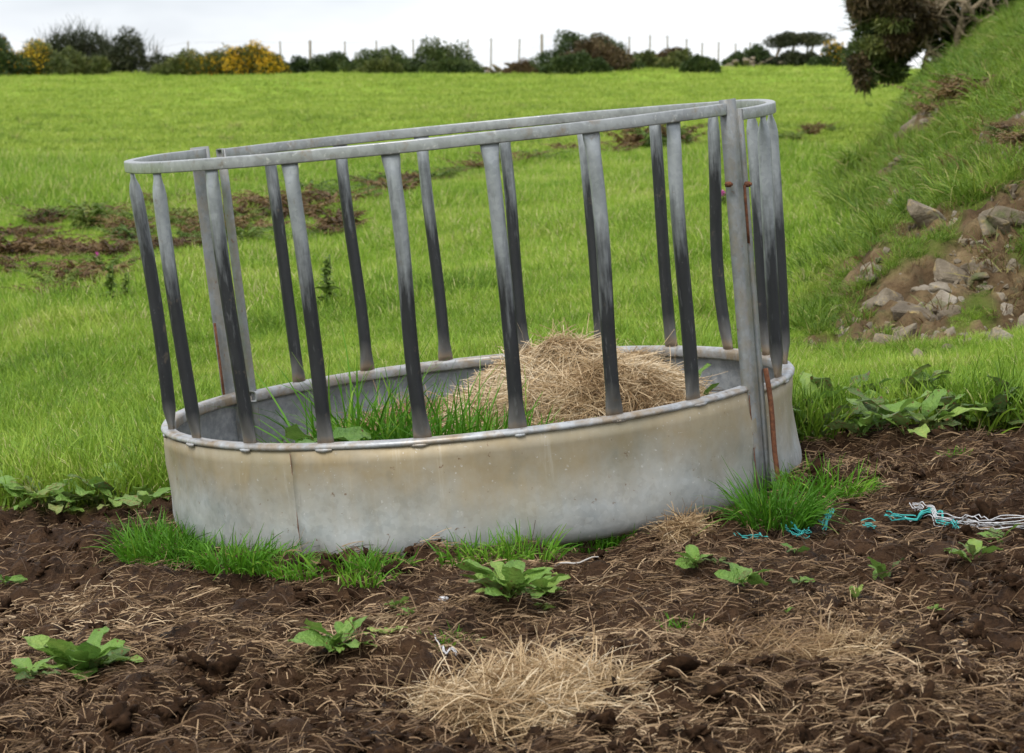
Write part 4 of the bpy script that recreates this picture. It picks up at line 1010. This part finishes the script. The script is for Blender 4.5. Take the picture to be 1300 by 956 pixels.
def bush(x0, x1, yt, yb, D, mat, label, seed, group=None, flowers=None, name='gorse_bush', nb=None, size=.095, spiky=0.0, twigs=0, dens=1.0, flat=1.0):
    rs = np.random.default_rng(seed)
    ppm = FPX/D; W = (x1-x0)/ppm; H = (yb-yt)/ppm; c = at_depth((x0+x1)/2, yb, D); zg = gz(c[0], D)-.05
    H = max(H, (c[2]+H)-zg)
    e = empty(name, (c[0], D, zg)); tag(e, label, 'bush', group)
    nb = nb or max(3, int(W/(H*.40))); mb = MB(); st = MB(); fl = MB()
    for k in range(nb):
        fx = (k+.5)/nb+rs.normal(0, .25/nb); prof = math.sin(math.pi*min(max(fx, .08), .92))**.5
        hh = H*prof*rs.uniform(.8, 1.02); rx = W/nb*rs.uniform(.75, 1.0); rz = hh*rs.uniform(.40, .50)
        cc = np.array([(fx-.5)*W*.92, rs.normal(0, .22*H), hh-rz])
        for q in range(2):                                              # an upper and a lower mass
            c2 = cc if q == 0 else np.array([cc[0]+rs.normal(0, rx*.3), cc[1]-rs.uniform(.1, .5)*H*.5, rz*.75])
            rad = np.array([rx, max(.45*H, rx*.7), rz*flat])
            n = int(dens*1250*max(1, rx*rz/.25))
            n = min(n, 5200)
            mb.add(*blob_leaves(rs, c2, rad, n, size, .3, spiky))
            if flowers and flowers[0] <= fx <= flowers[1]:
                V, F, t_ = blob_leaves(rs, c2+np.array([0, -.05, .02]), rad*1.04, int(n*flowers[2]), size*.8, .2); fl.add(V, F, t_)
        for _ in range(2):
            b = np.array([cc[0]*.8+rs.normal(0, .1), 0, -.05]); t = np.linspace(0, 1, 5)[:, None]
            st.add(*tube(b+(cc+np.array([0, 0, rz*.3])-b)*t+rs.normal(0, .03, (5, 3)), np.linspace(.045, .015, 5), 5))
    if twigs:
        n = twigs; bx = rs.uniform(-.48, .48, n)*W; P = np.stack([bx, rs.normal(0, .2*H, n), H*(.55+.2*rs.uniform(0, 1, n))*np.sin(np.pi*np.clip(bx/W+.5, .08, .92))**.4], -1)
        d = np.stack([rs.normal(.15, .45, n), rs.normal(0, .35, n), np.ones(n)], -1)
        V, F, k_ = strands(P, d, H*rs.uniform(.2, .52, n), .022, .05, 4, rs, .35, .7); mb.add(V, F, np.repeat(rs.uniform(0, .5, n), k_))
    obj('crown', mb.mesh('crown', M[mat]), e); obj('stem', st.mesh('stem', M['bark']), e)
    if fl.n: obj('blossom', fl.mesh('blossom', M['flower']), e)
    return e
bush(-60, 40, 46, 92, 96, 'gorse', 'green gorse bush with few yellow flowers at the near end of the hedge', 501, flowers=(.4, 1, .04))
bush(15, 78, 50, 90, 97, 'gorse_olive', 'gorse bush with orange-yellow flowers in front of the dark hedge', 502, flowers=(.1, .75, .5))
bush(42, 155, 30, 86, 103, 'dark_leaf', 'dark twiggy windswept hedge bush beside the open gap', 503, twigs=420, spiky=.6, name='hedge_bush')
bush(130, 206, 42, 86, 102, 'dark_leaf', 'dense dark green hedge bush ending at the open gap', 504, twigs=120, spiky=.4, name='hedge_bush')
bush(50, 112, 60, 90, 98, 'gorse_olive', 'low olive gorse bush growing in front of the dark hedge', 505)
bush(100, 140, 70, 90, 98, 'gorse_olive', 'smallest olive gorse bush in front of the dark hedge', 506)
bush(204, 268, 64, 90, 99, 'gorse_olive', 'pale olive gorse bush just past the open gap', 507, flowers=(.5, 1, .05))
bush(245, 318, 60, 90, 99, 'gorse_olive', 'gorse bush speckled with yellow flowers between two others', 508, flowers=(0, 1, .25))
bush(294, 354, 48, 90, 98, 'gorse', 'tall gorse bush heavy with golden yellow flowers', 509, flowers=(0, 1, .75))
bush(330, 362, 74, 92, 98, 'gorse', 'low round gorse bush with yellow flowers below the tall golden one', 510, flowers=(0, 1, .25))
bush(356, 398, 68, 88, 101, 'gorse', 'low dark bush around the pale fence post', 511)
bush(396, 446, 64, 90, 101, 'gorse', 'small round dark gorse bush along the fence', 512)
bush(442, 520, 56, 92, 99, 'gorse', 'broad dark green gorse bush on the fence line', 513)
bush(508, 600, 50, 94, 99.5, 'gorse', 'largest dark green gorse bush of the middle group', 514)
bush(455, 512, 74, 96, 96, 'gorse_olive', 'low olive gorse bush at the foot of the broad one', 515)
bush(530, 612, 74, 99, 96, 'gorse', 'low spreading gorse bush at the foot of the largest one', 516)
bush(684, 804, 37, 96, 97, 'gorse', 'tall domed gorse bush standing alone by the stone bank', 517)
bush(722, 796, 42, 84, 95.5, 'gorse_brown', 'brown dead side of gorse growing in front of the domed bush', 518)
bush(690, 775, 70, 98, 94.5, 'gorse', 'low dark skirt of gorse below the domed bush', 519)
bush(800, 842, 68, 94, 98, 'gorse_olive', 'low olive bush beside the domed gorse bush', 520)
bush(825, 876, 60, 84, 99, 'gorse_brown', 'brownish rounded gorse bush past the domed one', 521)
bush(840, 885, 74, 98, 97, 'gorse_olive', 'pale green low bush below the brownish rounded one', 522)
bush(870, 912, 78, 102, 93, 'gorse', 'small dark gorse bush standing out in the field', 523)
bush(922, 985, 58, 84, 101, 'gorse', 'dark low bush beside the windswept little trees', 524)
bush(975, 1050, 64, 86, 100, 'dark_leaf', 'dark undergrowth beneath the windswept little trees', 525)
bush(1035, 1085, 54, 86, 99, 'gorse', 'gorse bush with yellow top beyond the gorse tree', 526, flowers=(.1, .8, .25))
bush(640, 690, 76, 96, 98, 'gorse_brown', 'scrubby brown bush growing on the stone bank', 527, size=.06)
bush(-14, 6, 34, 60, 104, 'dark_leaf', 'slim dark bush top behind the green gorse', 528)
# little windswept trees
def small_tree(px, yt, yb, D, label, seed, lean=.15):
    rs = np.random.default_rng(seed); ppm = FPX/D; c = at_depth(px, yb, D); H = (yb-yt)/ppm+.2
    e = empty('windswept_tree', (c[0], D, gz(c[0], D)-.05)); tag(e, label, 'tree', 'windswept little trees on the crest')
    tr = MB(); cr_ = MB(); t = np.linspace(0, 1, 8)
    for k in range(3):
        dx = rs.normal(0, .12)+lean*H; P = np.stack([dx*t**1.6+.04*np.sin(t*9+k), rs.normal(0, .05)*t, H*.86*t], -1); tr.add(*tube(P, np.linspace(.06, .02, 8), 6))
        for q in range(2): cr_.add(*blob_leaves(rs, P[-1]+np.array([rs.normal(0, .3), rs.normal(0, .15), -.12*q]), np.array([.42, .4, .17]), 520, .075, .3, .3))
    obj('trunk', tr.mesh('trunk', M['bark'], True), e); obj('crown', cr_.mesh('crown', M['dark_leaf']), e)
for px, yt, lb, s in ((985, 48, 'windswept little tree with the lowest crown, by the dark low bush', 1), (1003, 44, 'windswept little tree in the middle of the three', 2), (1024, 46, 'windswept little tree closest to the yellow-topped gorse', 3)):
    small_tree(px, yt, 84, 102, lb, 600+s)

# ------------------------------------------------------------------ fence and stone bank on the crest
fe = empty('wire_fence', tuple(at_depth(600, 88, 103))); fe.location.z = 0
tag(fe, 'post and wire fence running along the crest between the gorse bushes', 'fence')
rs = np.random.default_rng(91); heads = []
for px, yt in ((238, 52), (394, 51), (438, 52), (478, 51), (525, 49), (556, 47), (593, 49), (623, 48), (658, 49), (688, 43), (722, 46), (760, 46), (799, 46), (825, 44), (848, 45), (871, 49), (891, 54), (912, 53), (933, 55), (951, 53), (1070, 52), (200, 58), (320, 50), (357, 52)):
    D = 103.0+rs.normal(0, .15); a = at_depth(px, yt, D); zb = gz(a[0], D)-.2; h = a[2]-zb; q = MB()
    r = .06 if px in (394, 688) else .033; ln = rs.normal(0, .03)
    P = np.array([[a[0]+ln*s, D, zb+h*s] for s in (0, .5, .97, 1)])-np.array(fe.location)
    q.add(*tube(P, np.array([r, r*.95, r*.9, r*.55]), 6)); obj('post', q.mesh('post', M['wood']), fe); heads.append((a[0], D, a[2], zb))
heads.sort()
for f in (.95, .72, .45):
    q = MB(); q.add(*tube(np.array([[x, D-.05, zb+(zt-zb)*f] for x, D, zt, zb in heads])-np.array(fe.location), .0035, 4)); obj('wire', q.mesh('wire', M['wire']), fe)
sb = empty('stone_bank', (0, 99.5, 0)); c = at_depth(650, 92, 99.5); sb.location = (c[0], 99.5, gz(c[0], 99.5)); tag(sb, 'low tumbled stone bank below the fence between two gorse groups', 'stone wall')
for k in range(46):
    o = obj('stone', ROCKS[k % 7], sb); lx = rs.uniform(-1.7, 1.5); o.location = (lx, rs.normal(0, .12), rs.uniform(0, .42)*(1-abs(lx)/3)); s = rs.uniform(.10, .21); o.scale = (s*1.3, s, s*.8); o.rotation_euler = (rs.normal(0, .3), rs.normal(0, .3), rs.uniform(0, 6))
sb2 = empty('stone_bank', (0, 100.5, 0)); c = at_depth(955, 84, 100.5); sb2.location = (c[0], 100.5, gz(c[0], 100.5)); tag(sb2, 'short stone bank beside the dark low bush near the windswept trees', 'stone wall')
for k in range(24):
    o = obj('stone', ROCKS[k % 7], sb2); lx = rs.uniform(-1.1, 1.1); o.location = (lx, rs.normal(-.6, .12), rs.uniform(0, .35)*(1-abs(lx)/3)); s = rs.uniform(.10, .2); o.scale = (s*1.3, s, s*.8); o.rotation_euler = (rs.normal(0, .3), rs.normal(0, .3), rs.uniform(0, 6))

# ------------------------------------------------------------------ the old gorse tree on the bank
def gorse_tree():
    rs = np.random.default_rng(707)
    g0 = ground_at(1192, 112); D = 40.0; base = np.array([at_depth(1198, 104, D)[0], D, 0]); base[2] = gz(base[0], D)-.05
    e = empty('gorse_tree', tuple(base)); tag(e, 'old dark gorse tree with contorted bare branches on top of the bank', 'tree')
    ppm = FPX/D
    def P(px, py, dy=0.0): return at_depth(px, py, D)+np.array([0, dy, 0])-base
    lines = [  # px, py, depth offset; start radius in metres
        ([(1196, 112, 0), (1204, 92, 0), (1214, 70, -.1), (1212, 45, -.2), (1222, 20, -.3), (1215, -15, -.3), (1225, -60, -.2)], .10),
        ([(1200, 104, 0), (1184, 103, .1), (1174, 94, .1), (1172, 80, .1), (1180, 66, .1), (1172, 45, 0), (1150, 20, -.2), (1140, -20, -.2)], .065),
        ([(1206, 90, 0), (1190, 72, -.1), (1176, 60, -.2), (1170, 40, -.3), (1176, 15, -.4), (1165, -30, -.4)], .05),
        ([(1212, 62, -.1), (1230, 50, -.3), (1238, 28, -.4), (1225, 8, -.5), (1200, 2, -.5), (1175, 12, -.5), (1150, 8, -.5)], .055),
        ([(1216, 50, -.1), (1200, 30, -.3), (1195, 5, -.4), (1180, -30, -.4)], .045),
        ([(1214, 75, 0), (1236, 66, -.3), (1252, 52, -.5), (1256, 30, -.6), (1270, 8, -.6), (1268, -30, -.5)], .06),
        ([(1240, 62, -.4), (1262, 58, -.6), (1280, 40, -.7), (1284, 15, -.7), (1300, -10, -.7)], .045),
        ([(1205, 92, -.1), (1180, 86, -.4), (1168, 78, -.5), (1176, 68, -.5), (1192, 74, -.5)], .022),
        ([(1208, 88, -.2), (1232, 80, -.5), (1258, 70, -.6), (1278, 52, -.7), (1290, 30, -.8)], .03),
        ([(1225, 15, -.4), (1250, -5, -.5), (1282, -20, -.6)], .04),
        ([(1170, 45, -.1), (1140, 50, -.3), (1115, 62, -.4), (1100, 85, -.4), (1092, 102, -.4)], .035),
        ([(1150, 20, -.2), (1120, 15, -.3), (1095, 22, -.3), (1080, 40, -.3)], .035),
        ([(1190, 40, -.4), (1178, 28, -.55), (1188, 10, -.6), (1210, -5, -.6)], .025),
        ([(1236, 30, -.45), (1252, 18, -.6), (1248, 0, -.65), (1260, -20, -.65)], .03),
        ([(1200, 80, -.2), (1222, 84, -.6), (1236, 92, -.7), (1230, 76, -.7), (1246, 60, -.75)], .018)]
    for pl, r0 in lines:
        Q = np.array([P(*p) for p in pl]); t = np.linspace(0, len(Q)-1, 8*(len(Q)-1)+1)
        # smooth interpolation plus kinks
        W = np.stack([np.interp(t, np.arange(len(Q)), Q[:, c]) for c in range(3)], -1)
        for _ in range(3): W[1:-1] = .25*W[:-2]+.5*W[1:-1]+.25*W[2:]
        s = int(rs.integers(999)); W = W+.05*np.stack([fbm(t*1.4, t*0+c*4.0, 3, s) for c in range(3)], -1)*np.clip(t, 0, 1)[:, None]
        m = MB(); m.add(*tube(W, np.linspace(r0, r0*.35, len(t))*(1+.15*fbm(t*2, t*0, 2, s)), 8))
        br = obj('trunk' if r0 > .09 else 'branch', m.mesh('branch', M['bark'], True), e)
        tw = MB(); n = 14                                               # side twigs
        for q in rs.integers(len(t)//3, len(t), n):
            d = norm(rs.normal(size=3)*np.array([1, .7, 1])); l = rs.uniform(.12, .45); u = np.linspace(0, 1, 5)[:, None]
            tw.add(*tube(W[q]+d*l*u+.25*l*np.sin(u*3)*rs.normal(size=3)*.5, np.linspace(.012, .004, 5)*max(.7, r0/.045), 5))
        obj('twig', tw.mesh('twig', M['bark'], True), br)
    blobs = [(1108, 14, 36, 26, -.1, 'gorse'), (1145, -4, 46, 30, .2, 'gorse'), (1118, 44, 28, 20, 0, 'gorse'), (1150, 40, 30, 24, .2, 'gorse'), (1094, 70, 22, 18, -.2, 'gorse'), (1116, 76, 24, 20, 0, 'gorse'), (1096, 97, 13, 15, -.3, 'gorse'), (1134, 90, 19, 14, .1, 'gorse'), (1146, 66, 18, 13, .2, 'gorse'), (1124, 60, 28, 18, .4, 'gorse'),
             (1182, 15, 36, 30, .6, 'gorse'), (1172, 46, 20, 14, .7, 'gorse'), (1225, -2, 50, 36, .7, 'gorse'), (1215, 45, 24, 20, 1.1, 'gorse'), (1262, 35, 40, 30, 1.2, 'gorse'), (1300, 0, 50, 45, .8, 'gorse'), (1238, 66, 22, 14, 1.3, 'gorse'), (1345, 15, 60, 50, .8, 'gorse'), (1300, 50, 34, 20, 1.3, 'gorse'), (1260, -40, 60, 30, .5, 'gorse'), (1190, -40, 60, 30, .4, 'gorse'),
             (1140, 14, 30, 16, -.5, 'gorse_brown'), (1165, 22, 26, 18, -.4, 'gorse_brown'), (1090, 100, 9, 12, -.4, 'gorse_brown'), (1120, -6, 30, 18, -.5, 'gorse_brown'), (1135, 52, 22, 14, -.4, 'gorse_brown'), (1086, 82, 12, 12, -.4, 'gorse_brown'), (1105, 60, 16, 12, -.4, 'gorse_olive'), (1090, 8, 16, 14, -.4, 'gorse_brown'), (1128, 30, 20, 12, -.5, 'gorse_olive')]
    mbs = {}
    for px, py, rx, ry, dy, mt in blobs:
        c = P(px, py, dy); rad = np.array([rx/ppm, .55*max(rx, ry)/ppm+.12, ry/ppm])
        n = int(5.2*rx*ry); mbs.setdefault(mt, MB()).add(*blob_leaves(rs, c, rad, min(n, 9000), .055, -.25, .5, .5))
    for mt, m in mbs.items():
        o = obj('crown', m.mesh('crown', M[mt]), e)
        if mt == 'gorse_brown': tag(o, 'brown dying foliage')
gorse_tree()
#NEXT
